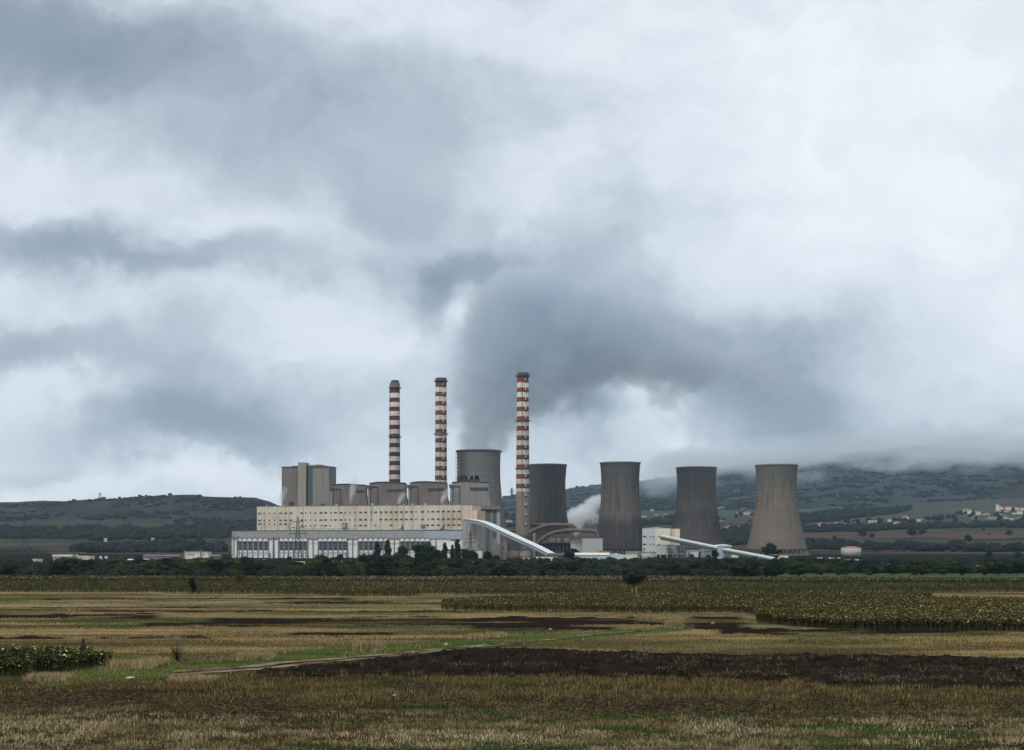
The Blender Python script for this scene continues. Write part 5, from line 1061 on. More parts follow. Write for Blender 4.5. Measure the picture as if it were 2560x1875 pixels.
xs_ = P(1620, 1390, 1385); g = float(gz(xs_.x, xs_.y)); SR = thing('silo', 'squat grey concrete silo before the white plant building', 'silo', (xs_.x, xs_.y, g)); zt_ = xs_.z + 3 - g; MB().lathe([(7.6, -1), (7.6, zt_)], 32).build('wall', M('silo_concrete', (.36, .36, .35), var=.12, streak=.5, sscale=.8), SR); MB().lathe([(7.8, zt_ + .02), (7.8, zt_ + .6)], 32).build('roof', mt['concrete'], SR)
xs_ = P(1607, 1390, 1395); SR = thing('silo', 'slim grey concrete silo left of the squat one', 'silo', (xs_.x, xs_.y, g)); MB().lathe([(2.6, -1), (2.6, zt_ + .5)], 20).build('wall', mt['greyblock'], SR); MB().lathe([(2.7, zt_ + .52), (2.7, zt_ + .9)], 20).build('roof', mt['concrete'], SR)
# precipitator area: duct pipes, boxes, silos
def duct(pts, wpx, Y, label):
    q = [P(a, b, Y if not isinstance(Y, list) else Y[i]) for i, (a, b) in enumerate(pts)]; Y0 = q[0].y; r = wpx / 2 / F * Y0; o0 = Vector((q[0].x, q[0].y, q[0].z)); root = thing('flue_duct', label, 'duct', o0, 0, 'brown flue ducts')
    # round the bends
    pp = [x - o0 for x in q]
    for _ in range(2): pp = [pp[0]] + [z for a, b in zip(pp[:-1], pp[1:]) for z in (a.lerp(b, .25), a.lerp(b, .75))] + [pp[-1]]
    MB().tube(pp, r, 20).build('pipe', mt['duct'], root)
    for i in range(3, len(pp) - 2, 5):
        d = (pp[i + 1] - pp[i]).normalized() * .35; MB().tube([pp[i] - d, pp[i] + d], r * 1.06, 20).build('flange', mt['brownsteel'], root)
duct([(1308, 1341), (1333, 1326), (1366, 1312.5), (1400, 1312), (1428, 1312.5), (1438, 1319), (1441, 1330)], 10, [1540, 1535, 1530, 1525, 1520, 1520, 1520], 'upper brown flue duct arching right from the third chimney foot')
duct([(1336, 1364), (1356, 1347), (1374, 1334), (1408, 1326.5), (1428, 1325.5), (1470, 1326.5), (1488, 1327.5), (1494, 1336), (1495, 1348)], 9.6, [1500, 1497, 1494, 1490, 1488, 1486, 1485, 1485, 1485], 'lower brown flue duct bending over the precipitator house')
duct([(1318, 1312.5), (1345, 1312), (1368, 1311.5)], 9, 1570, 'straight brown flue duct leaving the third chimney behind the upper one')
duct([(1232, 1327), (1262, 1326), (1292, 1327)], 8, 1560, 'short brown flue duct left of the third chimney foot')
EP = Face(1340, 1505, 1456, 1500, 'precipitator_house', 'dark brown precipitator house on steel legs beneath the flue ducts', 'industrial building')
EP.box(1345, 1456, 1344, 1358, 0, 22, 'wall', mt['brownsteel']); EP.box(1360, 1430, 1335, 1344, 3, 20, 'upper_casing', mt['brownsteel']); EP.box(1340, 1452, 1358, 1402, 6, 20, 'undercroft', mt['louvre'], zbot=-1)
for px in range(1345, 1456, 9): EP.box(px, px + 1.2, 1358, 1402, 0, .6, 'column', mt['steel'], zbot=-1)
for py in (1368, 1378): EP.box(1345, 1430, py, py + .7, -.2, .4, 'girder', mt['brownsteel'])
for px, w_ in ((1374, 14), (1392, 9), (1410, 12)): EP.box(px, px + w_, 1345.5, 1357, -.3, .1, 'panel', mt[rnd.choice(['boilerside', 'concrete'])])
m = MB(); m.poly([(EP.u(1425), EP.z(1425, 1352)), (EP.u(1456), EP.z(1456, 1349)), (EP.u(1456), EP.z(1456, 1384)), (EP.u(1440), EP.z(1440, 1372)), (EP.u(1428), EP.z(1428, 1371))][::-1], -3.5, -.4); m.build('hopper_wall', mt['white'] if 0 else M('stained_white_sheet', (.45, .43, .43), var=.2, streak=.5, dark=(.4, .35, .33), grid=(2.5, 2.5, .15, .2)), EP.root)
GB = Face(1455.5, 1478, 1506, 1476, 'block_house', 'square light grey block house left of the darkest cooling tower', 'industrial building'); GB.box(1455.5, 1506, 1345.5, 1395, 0, 16, 'wall', M('light_grey_blockwork', (.38, .40, .40), var=.08, grid=(2.2, 1.1, .12, .2)), zbot=-1); GB.box(1455, 1506.5, 1344.3, 1345.4, -.4, 16.4, 'parapet', mt['concrete'])
for i in range(12): px = 1456 + i * 4; GB.box(px, px + .5, 1341.5, 1344.2, -.2, 0, 'railing_post', mt['darksteel'])
GB.box(1455, 1497, 1340.8, 1341.4, -.2, 0, 'railing', mt['darksteel'])
m = Face(1496, 1440, 1530, 1440, 'rubble_shed', 'low pinkish shed roof behind the pale blue warehouse', 'shed'); m.box(1494, 1530, 1379, 1392, 0, 8, 'wall', mt['brownpink'], zbot=-1); m.box(1500, 1518, 1376.5, 1378.9, 0, 8, 'roof', mt['brownpink'])
# service structures under the white gallery
SV = Face(1250.5, 1470, 1345, 1462, 'service_building', 'dusty brown service building around the third chimney foot', 'industrial building')
SV.box(1250.5, 1268, 1353, 1402, 0, 14, 'wall', mt['brownpink'], zbot=-1); SV.box(1268.1, 1300, 1347, 1402, 4, 18, 'wall', mt['duct'], zbot=-1); SV.box(1300.1, 1330, 1338, 1402, 2, 18, 'wall', mt['brownsteel'], zbot=-1); SV.box(1332, 1337.5, 1333, 1402, 1, 5, 'shaft', mt['boilerside'], zbot=-1)
for q in range(5): SV.box(1313, 1332, 1340 + q * 5.2, 1341 + q * 5.2, -.2, 2.1, 'walkway', mt['steel'])
SV.box(1268.5, 1277.5, 1363, 1388, 3.7, 4.0, 'door', mt['dark']); SV.box(1278, 1300, 1352, 1375, 3.7, 4.0, 'louvre', mt['louvre']); SV.box(1254, 1257, 1358, 1361, -.1, .1, 'window', mt['dark']); SV.box(1256, 1262, 1368, 1372, -.1, .1, 'window', mt['dark'])
for (px, lab) in ((1281.2, 'dusty brown round silo under the white gallery, the one nearer the tower block'), (1313, 'dusty brown round silo under the white gallery, the one nearer its lower end')):
    q = P(px, 1395, 1400); g = float(gz(q.x, q.y)); SR = thing('silo', lab, 'silo', (q.x, q.y, g), 0, 'dusty round silos'); zt_ = HC - (1380.5 - HY) / F * 1400 - g
    MB().lathe([(5.4, -1), (5.4, zt_)], 28).build('wall', mt['brownpink'], SR); MB().lathe([(5.5, zt_ + .02), (5.5, zt_ + .35), (.5, zt_ + 1.2)], 28).build('roof', mt['brownpink'], SR)
def wall(px0, px1, y0, Y, label, mat='creamlite', name='boundary_wall', cap=True):
    f = Face(px0, Y, px1, Y, name, label, 'wall'); f.box(px0, px1, y0, 1410, 0, 1.0, 'panel', mt[mat], zbot=-1)
    if cap: f.box(px0 - .2, px1 + .2, y0 - .5, y0, -.2, 1.2, 'coping', mt['concrete'])
wall(1268, 1296, 1396.5, 1300, 'cream wall below the first dusty silo'); wall(1306, 1324, 1394.5, 1300, 'cream wall below the second dusty silo'); wall(1340, 1394, 1391.5, 1302, 'long cream wall at the low end of the white gallery')
wall(1237, 1263, 1397, 1298, 'cream wall left of the dusty silos')
f = Face(1365, 1312, 1412, 1312, 'conveyor_housing', 'low grey housing at the foot of the white gallery', 'housing'); f.box(1368, 1412, 1384.5, 1388.5, 0, 6, 'wall', mt['steel']); f.box(1367, 1413, 1383, 1384.4, -.4, 6.4, 'roof', mt['sidegrey']); f.box(1368, 1412, 1388.6, 1400, 1, 5, 'base', mt['brownsteel'], zbot=-1)
f = Face(1178, 1392, 1216, 1390, 'annex_building', 'low cream annex with a grey canopy under the conveyor tower block', 'building'); f.box(1184, 1206, 1377, 1402, 0, 8, 'wall', mt['creamlite'], zbot=-1); f.box(1180, 1210, 1372, 1374, -1, 8, 'roof', mt['greyblock']); f.box(1182, 1204, 1374.1, 1376.9, 0.3, 8, 'window', mt['bluewall'])
# ------------------------------------------------------------------ sheds left, tanks, right buildings
def shed(px0, px1, ytop, yeave, Y, label, wallm='creamlite', roofm='roofwhite', wins=(), depth=14, name='shed', yb=1405, pitched=True):
    f = Face(px0, Y, px1, Y, name, label, 'shed'); f.box(px0, px1, yeave, yb, 0, depth, 'wall', mt[wallm], zbot=-1); ua, ub = f.u(px0 - .6), f.u(px1 + .6); z0 = f.z(px0, yeave) + .02; z1 = f.z(px0, ytop)
    if pitched: MB().add([(ua, -.5, z0), (ub, -.5, z0), (ub, depth / 2, z1), (ua, depth / 2, z1), (ub, depth + .5, z0), (ua, depth + .5, z0)], [(0, 1, 2, 3), (3, 2, 4, 5), (0, 3, 5), (1, 4, 2), (0, 5, 4, 1)]).build('roof', mt[roofm], f.root)
    else: MB().box(ua, ub, -.5, depth + .5, z0, z1).build('roof', mt[roofm], f.root)
    for (a, b, c, d) in wins: f.box(a, b, c, d, -.12, .1, 'window', mt['dark'])
    return f
shed(131.5, 181, 1386.5, 1391.5, 1180, 'long cream roofed shed furthest left', roofm='creamlite', wallm='greyblock', pitched=False); shed(181.5, 224, 1389.8, 1393.5, 1190, 'cream wing joined to the long shed furthest left', pitched=False, roofm='creamlite')
shed(158, 178, 1393.5, 1395, 1150, 'blue grey box shed before the long cream one', wallm='bluegreen', roofm='steel', pitched=False); shed(231, 248, 1389, 1390, 1250, 'dark windowless box beside the two white tanks', wallm='darksteel', roofm='darksteel', pitched=False)
shed(357, 448, 1386.8, 1389.8, 1260, 'low shed with a pale pinkish roof left of the cream office block', wallm='steel', roofm='brownpink', wins=()); shed(317, 365, 1397.3, 1400, 1120, 'small white roofed shed sunk in the trees', wallm='steel'); shed(286, 302, 1398.5, 1401, 1120, 'tiny white roof peeping from the trees', wallm='steel')
shed(459.5, 521, 1379.2, 1380.3, 1250, 'cream office block with five dark windows', pitched=False, roofm='creamlite', name='office_block', wins=[(468, 472.5, 1385, 1387.5), (474.5, 479, 1385, 1387.5), (481, 485.5, 1385, 1387.5), (502, 505.5, 1385, 1387.5), (507.5, 512, 1385, 1387.5)])
shed(528, 548, 1387, 1390, 1260, 'small pale roof right of the cream office block', wallm='steel', roofm='sidegrey'); shed(82, 92, 1397.5, 1399.5, 1130, 'tiny pale shed near the left edge poplars', pitched=False)
for px, lab in ((252.4, 'white upright tank, the one nearer the dark box'), (265.6, 'white upright tank, the one further from the dark box')):
    q = P(px, 1395, 1240); g = float(gz(q.x, q.y)); rt_ = thing('storage_tank', lab, 'tank', (q.x, q.y, g), 0, 'two white upright tanks'); zt_ = HC - (1391.5 - HY) / F * 1240 - g
    MB().lathe([(1.25, -1), (1.25, zt_)], 20).build('tank_wall', mt['housewall'], rt_); MB().lathe([(1.27, zt_), (1.0, zt_ + .4), (.2, zt_ + .55)], 20).build('dome', mt['housewall'], rt_)
q = P(2127.5, 1375, 1650); g = float(gz(q.x, q.y)); rt_ = thing('storage_tank', 'wide grey streaked tank with an orange domed roof beyond the rightmost tower', 'tank', (q.x, q.y, g)); zt_ = HC - (1369.5 - HY) / F * 1650 - g
MB().lathe([(11.4, -1), (11.4, zt_)], 48).build('tank_wall', M('streaked_tank', (.42, .40, .38), var=.1, streak=.75, sscale=.9, dark=(.5, .4, .36)), rt_); MB().lathe([(11.6, zt_ + .02), (11.6, zt_ + .3), (8, zt_ + 1.0), (4, zt_ + 1.5), (.3, zt_ + 1.7)], 48).build('roof', mt['orange'], rt_)
shed(2047, 2112, 1394.3, 1398, 1250, 'open barn with a white roof below the orange roofed tank', wallm='darksteel', depth=16); shed(2113, 2155, 1398.5, 1402.5, 1180, 'blue grey shed right of the open barn', wallm='bluewall', roofm='sidegrey')
shed(2000, 2010, 1403, 1405, 1150, 'tiny white hut at the end of the green gallery', yb=1412)
# guard canopy and coaches in the yard
q = P(946, 1390, 1150); g = float(gz(q.x, q.y)); rt_ = thing('gate_canopy', 'thin white canopy over the plant gate, dipping at its right end', 'canopy', (q.x, q.y, g)); zz_ = HC - (1390.5 - HY) / F * 1150 - g
MB().beam((-4.2, 0, zz_), (4.0, 0, zz_), .35).beam((4.0, 0, zz_), (9, 0, zz_ - 2.2), .3).beam((9, 0, zz_ - 2.2), (13, 0, zz_ - 2.0), .3).build('roof', mt['roofwhite'], rt_)
for x_ in (-.3, 1.2): MB().box(x_, x_ + .7, -.4, .4, -.5, zz_ - .8).build('post', mt['housewall'], rt_)
def coach(px, Y, L, label, yt=1403.5):
    q = P(px, yt, Y); g = q.z - 3.0; rt_ = thing('coach', label, 'bus', (q.x, q.y, g), 0, 'white coaches parked in the yard'); MB().box(0, L, 0, 2.5, .5, 3.0).build('body', mt['housewall'], rt_); MB().box(.4, L - .3, -.03, 2.53, 1.5, 2.4).build('window', mt['dark'], rt_)
    for x_ in (1.8, L - 2.5):
        m = MB(); m.tube([(x_, -.05, .5), (x_, .3, .5)], .5, 12); m.tube([(x_, 2.2, .5), (x_, 2.55, .5)], .5, 12); m.build('wheel', mt['darksteel'], rt_)
coach(734, 1010, 8.0, 'white coach standing furthest left in the yard below the lattice pylon'); coach(774, 1010, 7.0, 'white coach between the leftmost one and the longest one'); coach(799, 1010, 10, 'longest white coach in the yard below the third group of arches')
def car(px, py, Y, label, c='housewall'):
    q = P(px, py, Y); rt_ = thing('car', label, 'car', (q.x, q.y, q.z - 1.4), rnd.uniform(-.3, .3), 'pale parked cars before the turbine hall'); MB().poly([(0, .35), (4.3, .35), (4.35, .8), (3.7, .95), (3.0, 1.42), (1.3, 1.45), (.6, .98), (0, .85)][::-1], 0, 1.75).build('body', mt[c], rt_)
    MB().poly([(.85, .98), (3.45, .98), (2.9, 1.36), (1.4, 1.38)][::-1], -.02, 1.77).build('window', mt['dark'], rt_)
    for x_ in (.9, 3.4): MB().tube([(x_, -.03, .35), (x_, 1.78, .35)], .34, 12).build('wheel', mt['darksteel'], rt_)
for i, px in enumerate((850, 872, 878, 914, 920, 934, 944, 956, 966, 993, 1000, 1011, 1155, 1181, 1187)): car(px, 1402.3 + (i % 3) * .4, 1050, 'pale parked car showing over the belt before the turbine hall')
# ------------------------------------------------------------------ pylons, lamps
def lattice(m, w0, w1, z0, z1, n, r):
    zs_ = [z0 + (z1 - z0) * (1 - (1 - i / n) ** 1.0) for i in range(n + 1)]
    def c(i): t = (zs_[i] - z0) / (z1 - z0); w_ = (w0 + (w1 - w0) * t) / 2; return [Vector((s * w_, q * w_, zs_[i])) for s, q in ((-1, -1), (1, -1), (1, 1), (-1, 1))]
    for i in range(n):
        a, b = c(i), c(i + 1)
        for k in range(4):
            m.beam(a[k], b[k], r); m.beam(a[k], b[(k + 1) % 4], r * .6); m.beam(a[(k + 1) % 4], b[k], r * .6); m.beam(b[k], b[(k + 1) % 4], r * .6)
def pylon(px, ptop, Y, label, kind=0, mat='darksteel', s=1.0, zb=None):
    q = P(px, ptop, Y); g = float(gz(q.x, q.y)) if zb is None else zb; H_ = q.z - g; root = thing('pylon', label, 'pylon', (q.x, q.y, g), .25, 'lattice power pylons'); r = .14 * s * Y / 1200
    m = MB(); lattice(m, 7 * s, 3.0 * s, 0, H_ * .55, 5, r); lattice(m, 3.0 * s, 1.0 * s, H_ * .55, H_, 7, r * .85); m.build('mast', mt[mat], root)
    for i, (t, ww) in enumerate(((.62, 7), (.75, 5.5), (.88, 4.2)) if kind == 0 else ((.7, 8),)):
        m = MB(); z = H_ * t
        for sg in (-1, 1):
            m.beam((0, 0, z + .8 * s), (sg * ww * s, 0, z), r * .9); m.beam((0, 0, z - .4 * s), (sg * ww * s, 0, z), r * .9); m.beam((sg * ww * s, 0, z), (sg * ww * s, 0, z - 2.2 * s), r * .7)
        m.build('crossarm', mt[mat], root)
    return root, H_
py_ = [pylon(62, 1285, 1250, 'faint lattice pylon furthest left before the hill'), pylon(247, 1300, 1230, 'lattice pylon above the two white tanks'), pylon(310, 1300, 1260, 'lattice pylon left of a close pair'), pylon(322, 1297, 1290, 'lattice pylon right of a close pair'),
       pylon(402, 1340, 1220, 'shorter lattice pylon before the low pink roofed shed', 1), pylon(546, 1290, 1260, 'tall lattice pylon right of the cream office block'), pylon(744.5, 1291, 1290, 'stout lattice pylon before the second group of arches', s=1.15), pylon(1176, 1327, 1260, 'slender lattice pylon before the conveyor tower block', s=.8), pylon(186, 1365, 1180, 'short lattice mast behind the long cream shed', 1, s=.6), pylon(1723, 1380, 1180, 'small lattice pylon below the green gallery', 1, s=.6)]
pylon(1279.5, 1219, 5600, 'tiny far pylon on the hill crest left of the third chimney', s=1.5, zb=215); 
for i in (0,): pass
def wires(a, b, label, heights=(.62, .75, .88), sag=5):
    ra, ha = a; rb, hb = b; root = thing('power_line', label, 'power line', ra.location)
    for t in heights:
        for sg in (-1, 1):
            p = Vector((sg * 5, 0, ha * t)); q = rb.location - ra.location + Vector((sg * 5, 0, hb * t)); pts = [p.lerp(q, k / 12) - Vector((0, 0, sag * 4 * (k / 12) * (1 - k / 12))) for k in range(13)]
            MB().tube(pts, .05, 4).build('cable', mt['darksteel'], root)
wires(py_[5], py_[6], 'sagging cables between the tall pylon and the stout pylon before the arches'); wires(py_[0], py_[1], 'faint sagging cables between the two leftmost pylons'); wires(py_[6], py_[7], 'sagging cables crossing the turbine hall front', sag=9)
def gantry(px, ptop, Y, wpx, label):
    q = P(px, ptop, Y); g = float(gz(q.x, q.y)); H_ = q.z - g; W2 = wpx / F * Y; root = thing('gantry', label, 'gantry', (q.x, q.y, g), 0, 'lattice gantries of the switchyard')
    for sg in (-.5, .5):
        m = MB(); lattice(m, 2.0, .9, 0, H_, 7, .13); o = m.build('leg', mt['steel'], root); o.location = (sg * W2, 0, 0)
    m = MB(); z = H_ - .8
    for k in range(10): x0 = -W2 / 2 + W2 * k / 10; x1 = x0 + W2 / 10; m.beam((x0, 0, z), (x1, 0, z), .1).beam((x0, 0, z - 1.2), (x1, 0, z - 1.2), .1).beam((x0, 0, z), (x1, 0, z - 1.2), .08)
    m.build('crossbeam', mt['steel'], root)
gantry(691, 1343, 1330, 14, 'tall double lattice gantry between the first two arch groups'); gantry(786, 1355, 1330, 40, 'wide lattice gantry between the second and third arch groups'); gantry(884, 1356, 1330, 30, 'lattice gantry between the third and fourth arch groups'); gantry(590, 1340, 1330, 12, 'narrow lattice gantry at the left end of the turbine hall')
gantry(990, 1356, 1330, 30, 'lattice gantry left of the fifth arch group'); gantry(482, 1375, 1230, 42, 'low lattice gantry over the cream office block'); gantry(640, 1383, 1325, 70, 'low wide gantry before the first arch group'); gantry(745, 1386, 1322, 50, 'low wide gantry at the stout pylon foot'); gantry(835, 1383, 1324, 60, 'low gantry before the third arch group')
def lamp(px, py, Y, label):
    q = P(px, py, Y); g = float(gz(q.x, q.y)); h = q.z - g; root = thing('street_lamp', label, 'street lamp', (q.x, q.y, g), 0, 'street lamps beyond the meadow'); MB().tube([(0, 0, -.5), (0, 0, h * .5), (0, 0, h)], [.16, .12, .09], 8).build('post', mt['sidegrey'], root)
    MB().beam((0, 0, h - .1), (-1.3, 0, h + .1), .09).build('arm', mt['sidegrey'], root); MB().box(-2.1, -1.1, -.2, .2, h, h + .25).build('lamp_head', mt['housewall'], root)
for px, y, Y, lab in ((2173, 1408, 800, 'street lamp nearest the orange roofed tank'), (2227, 1410, 815, 'second street lamp from the tank'), (2281.5, 1411, 790, 'third street lamp from the tank, reaching lowest into the meadow'), (2335, 1413, 815, 'fourth street lamp from the tank'), (2393, 1413.5, 810, 'fifth street lamp from the tank'), (2450, 1414.5, 800, 'sixth street lamp from the tank'), (2510, 1416, 830, 'thin seventh street lamp from the tank'), (2538, 1425, 840, 'last low street lamp at the dark hedge')): lamp(px, y, Y, lab)
for px, y, Y, lab in ((1022, 1387, 1130, 'pale lamp post before the fifth arch group'), (1049, 1393, 1000, 'pale lamp post in the belt under the last arches'), (1238, 1368, 1300, 'tall pale lamp post under the white gallery'), (1314, 1369, 1290, 'pale lamp post beside the dusty silos'), (1336, 1377, 1285, 'white post right of the dusty silos'), (875.5, 1395, 1050, 'short pale lamp post among the parked cars'), (666, 1399, 900, 'pale lamp post in the belt under the first arch group')): lamp(px, y, Y, lab)
# stacker machine on the left ridge
q = P(250, 1251, 4690); root = thing('stacker_machine', 'distant mining spreader with a tall frame standing on the left ridge', 'mining machine', (q.x, q.y, q.z - 4)); k = 4690 / F
m = MB()
for sg in (-1, 1): m.beam((sg * 2.6 * k * .9, 0, 0), (sg * 2.4 * k * .9, 0, 21.5 * k), 1.1)
m.beam((-2.4 * k, 0, 21 * k), (2.4 * k, 0, 21 * k), 1.1); m.beam((-2.4 * k, 0, 17 * k), (2.4 * k, 0, 17 * k), .7); m.build('mast', mt['darksteel'], root)
MB().box(-6 * k, 4 * k, -6, 6, 3 * k, 8 * k).build('machine_house', mt['darksteel'], root); MB().beam((2 * k, 0, 3 * k), (11 * k, 0, 7.5 * k), 2.2).build('boom', mt['darksteel'], root); MB().beam((-44 * k, 0, 1.5 * k), (-6 * k, 0, 2.5 * k), 1.6).beam((-40 * k, 0, 4 * k), (-26 * k, 0, 4 * k), 1.2).build('conveyor_boom', mt['darksteel'], root)
# bare pale poplars at the left edge
def bare_poplar(px, h, Y):
    x = (px - CX) / F * Y; g = float(gz(x, Y)); root = thing('bare_poplar', 'thin bare poplar in the grey grove at the left edge', 'poplar', (x, Y, g), rnd.random() * 6, 'bare poplars of the grey grove')
    for nm, me in (('trunk', BP[0]), ('crown', BP[1])): o = bpy.data.objects.new(nm, me); COL.objects.link(o); o.parent = root
    root.scale = (h / 14,) * 3
tm = MB(); tm.tube([(0, 0, -.5), (.1, 0, 7), (0, .1, 14)], [.22, .15, .04], 6); tme = bpy.data.meshes.new('trunk'); tme.from_pydata(tm.v, [], tm.f); tme.materials.append(M('pale_bark', (.16, .15, .14), var=.3))
BP = (tme, crown_mesh('crown', 2.6, 12, 1.5, 260, .28, 611, M('twigs', (.035, .033, .036), var=.4), 'column', False))
for i in range(70): bare_poplar(-20 + i * 2.15 + rnd.uniform(-2, 2), rnd.uniform(11, 15.5) * (1 if i < 55 else .8), 1200 + rnd.uniform(-40, 60))
# ------------------------------------------------------------------ village
def house(px, py, wpx, label, roof='tile', floors=1, tower=False, flat=False, wallm='housewall'):
    x, Y, g = hit(px, py); W2 = wpx / F * Y; D = W2 * .7; h = 3.2 * floors if not tower else 15; h = h * 1.15; root = thing('house', label, 'house', (x, Y, g), rnd.uniform(-.35, .35) if not flat else 0)
    MB().box(-W2 / 2, W2 / 2, -D / 2, D / 2, -3, h).build('wall', mt[wallm], root); o = W2 * .07 + .4; zr = min(D * .32, 3.6)
    if flat: MB().box(-W2 / 2 - o, W2 / 2 + o, -D / 2 - o, D / 2 + o, h + .01, h + .8).build('roof', mt[roof], root)
    else: MB().add([(-W2 / 2 - o, -D / 2 - o, h + .01), (W2 / 2 + o, -D / 2 - o, h + .01), (W2 / 2 + o, D / 2 + o, h + .01), (-W2 / 2 - o, D / 2 + o, h + .01), (-W2 * .22, 0, h + zr), (W2 * .22, 0, h + zr)], [(3, 2, 1, 0), (0, 1, 5, 4), (2, 3, 4, 5), (1, 2, 5), (3, 0, 4)]).build('roof', mt[roof], root)
    nw = max(2, int(W2 / 5))
    for fl in range(max(1, int(h / 3.6))):
        for i in range(nw): xx = -W2 / 2 + W2 * (i + .5) / nw; MB().box(xx - .6, xx + .6, -D / 2 - .08, -D / 2 + .1, 1.1 + fl * 3.5, 2.5 + fl * 3.5).build('window', mt['dark'], root)
    return root
VH = [(205, 862, 60, 'red roofed house at the near end of the lower village row', 'tile', 1), (290, 862, 50, 'second red roofed house of the lower village row', 'tile', 1), (377, 860, 85, 'widest red roofed house of the lower row', 'tile', 1), (575, 832, 75, 'white house with brown roof above the lower row', 'tiledull', 1), (730, 846, 75, 'pale two storey house in the middle of the lower row', 'housewall', 2),
      (975, 845, 55, 'pink roofed house left of its small twin', 'tile', 1), (1055, 845, 38, 'small pink house right of its twin', 'tile', 1), (1062, 802, 62, 'red roofed house with a steep gable above the twins', 'tile', 2), (1197, 815, 42, 'plain white house left of the dark tree clump', 'housewall', 1), (460, 845, 22, 'tiny white hut between lower row houses', 'housewall', 1), (790, 840, 22, 'tiny white hut right of the pale two storey house', 'housewall', 1),
      (900, 812, 34, 'faint brown house above the lower row', 'tiledull', 1), (1680, 742, 84, 'big three storey house with a dark red roof', 'tiledull', 3), (1785, 750, 62, 'bright white house with a low red roof', 'tiledull', 2), (1758, 800, 60, 'pale house below the bright white one', 'tiledull', 1), (1875, 755, 60, 'long dull red roof left of the dark firs', 'tiledull', 1), (1942, 800, 105, 'long white flat roofed hall', 'housewall', 1),
      (2022, 700, 42, 'pale house touching the bell tower', 'tile', 2), (2050, 722, 78, 'wide red roofed house under the bell tower', 'tile', 1), (2055, 792, 84, 'dark red roofed house near the orange shed', 'tiledull', 1), (2097, 702, 58, 'house with a tall red hip roof right of the bell tower', 'tile', 2), (2180, 697, 40, 'small white house at the top of the village', 'housewall', 1), (2213, 742, 46, 'pale pink house near the frame edge', 'tile', 2), (2130, 806, 36, 'small white gabled house before the dark hedge', 'housewall', 1),
      (2225, 806, 80, 'long shed with a bright red roof', 'tile', 1), (2240, 697, 40, 'dark red roof at the top edge of the village', 'tiledull', 1), (1890, 790, 50, 'brown roofed house left of the flat roofed hall', 'tiledull', 1), (2020, 760, 40, 'brown roofed house behind the dark red one', 'tiledull', 1), (2160, 745, 40, 'white walled house under the small white one', 'tiledull', 1)]
for cx_, cy_, w_, lab, rf, fl in VH: house(2000 + cx_ / 4.03, 1100 + cy_ / 4.03, w_ / 4.03, lab, rf, fl, flat=(rf == 'housewall'))
house(2000 + 1990 / 4.03, 1100 + 715 / 4.03, 7.5, 'white bell tower rising over the village', 'tile', 1, tower=True)
VH2 = [(1125, 622, 72, 'white house beside the brown waisted tower', 'tile', 1), (1400, 640, 50, 'grey roofed house above the big red roofed one', 'tiledull', 1), (1455, 680, 90, 'big red roofed white house between the two right towers', 'tile', 1), (1497, 700, 44, 'small pale house tucked left of the rightmost tower', 'tiledull', 1), (1518, 610, 40, 'faint house highest beside the rightmost tower', 'tiledull', 1), (1340, 672, 46, 'red roofed house left of the big one', 'tile', 1), (1145, 782, 56, 'white flat shed on the dark meadow edge', 'housewall', 1),
       (1295, 862, 46, 'white gable beside a brown barn', 'housewall', 1), (1415, 842, 110, 'long barn with a dusty pink roof', 'tile', 1), (1240, 852, 95, 'brown roofed barn beside the dark wood', 'tiledull', 1), (1487, 845, 36, 'small red gable by the rightmost tower', 'tile', 1), (330, 645, 42, 'pale house between dark firs, far hamlet', 'tiledull', 1), (382, 703, 46, 'low house in the far hamlet', 'tiledull', 1), (230, 722, 60, 'long white shed right of the darkest tower', 'housewall', 1), (550, 800, 38, 'small white house left of the brown waisted tower', 'housewall', 1), (486, 700, 60, 'dim roof in the far hamlet', 'tiledull', 1)]
for cx_, cy_, w_, lab, rf, fl in VH2: house(1560 + cx_ / 4.7, 1140 + cy_ / 4.7, w_ / 4.7, lab, rf, fl, flat=(rf == 'housewall'))
house(1474, 1296.5, 11, 'white farm cluster seen in the gap between two sooty towers', 'housewall', flat=True); house(1272, 1305, 17, 'long white roof in the gap left of the third chimney', 'housewall', flat=True)
for px, py, w_, lab in ((287, 1343, 9, 'white farmhouse on the hill foot'), (264, 1352, 7, 'small pale hut below the white farmhouse'), (236, 1349, 9, 'dim grey hut left of the small pale hut'), (382, 1351, 6, 'tiny pale hut in the woodland strip')): house(px, py, w_, lab, 'housewall', flat=True)
# village trees
for i in range(46):
    cx_, cy_ = rnd.choice([(rnd.uniform(1250, 1560), rnd.uniform(790, 815)), (rnd.uniform(1560, 2260), rnd.uniform(720, 815)), (rnd.uniform(150, 1150), rnd.uniform(820, 850))]); x, Y, g = hit(2000 + cx_ / 4.03, 1100 + cy_ / 4.03)
    place_tree(rnd.choice(KF), x, Y, g - .5, rnd.uniform(.7, 1.35), 'dark garden tree between the village houses', 'garden trees of the village')
for i in range(16):
    px, py = rnd.uniform(1790, 1890), rnd.uniform(1275, 1322); x, Y, g = hit(px, py); place_tree(rnd.choice(KF), x, Y, g - .5, rnd.uniform(.6, 1.1), 'dark tree between the houses left of the rightmost tower', 'trees by the houses between the two right towers')
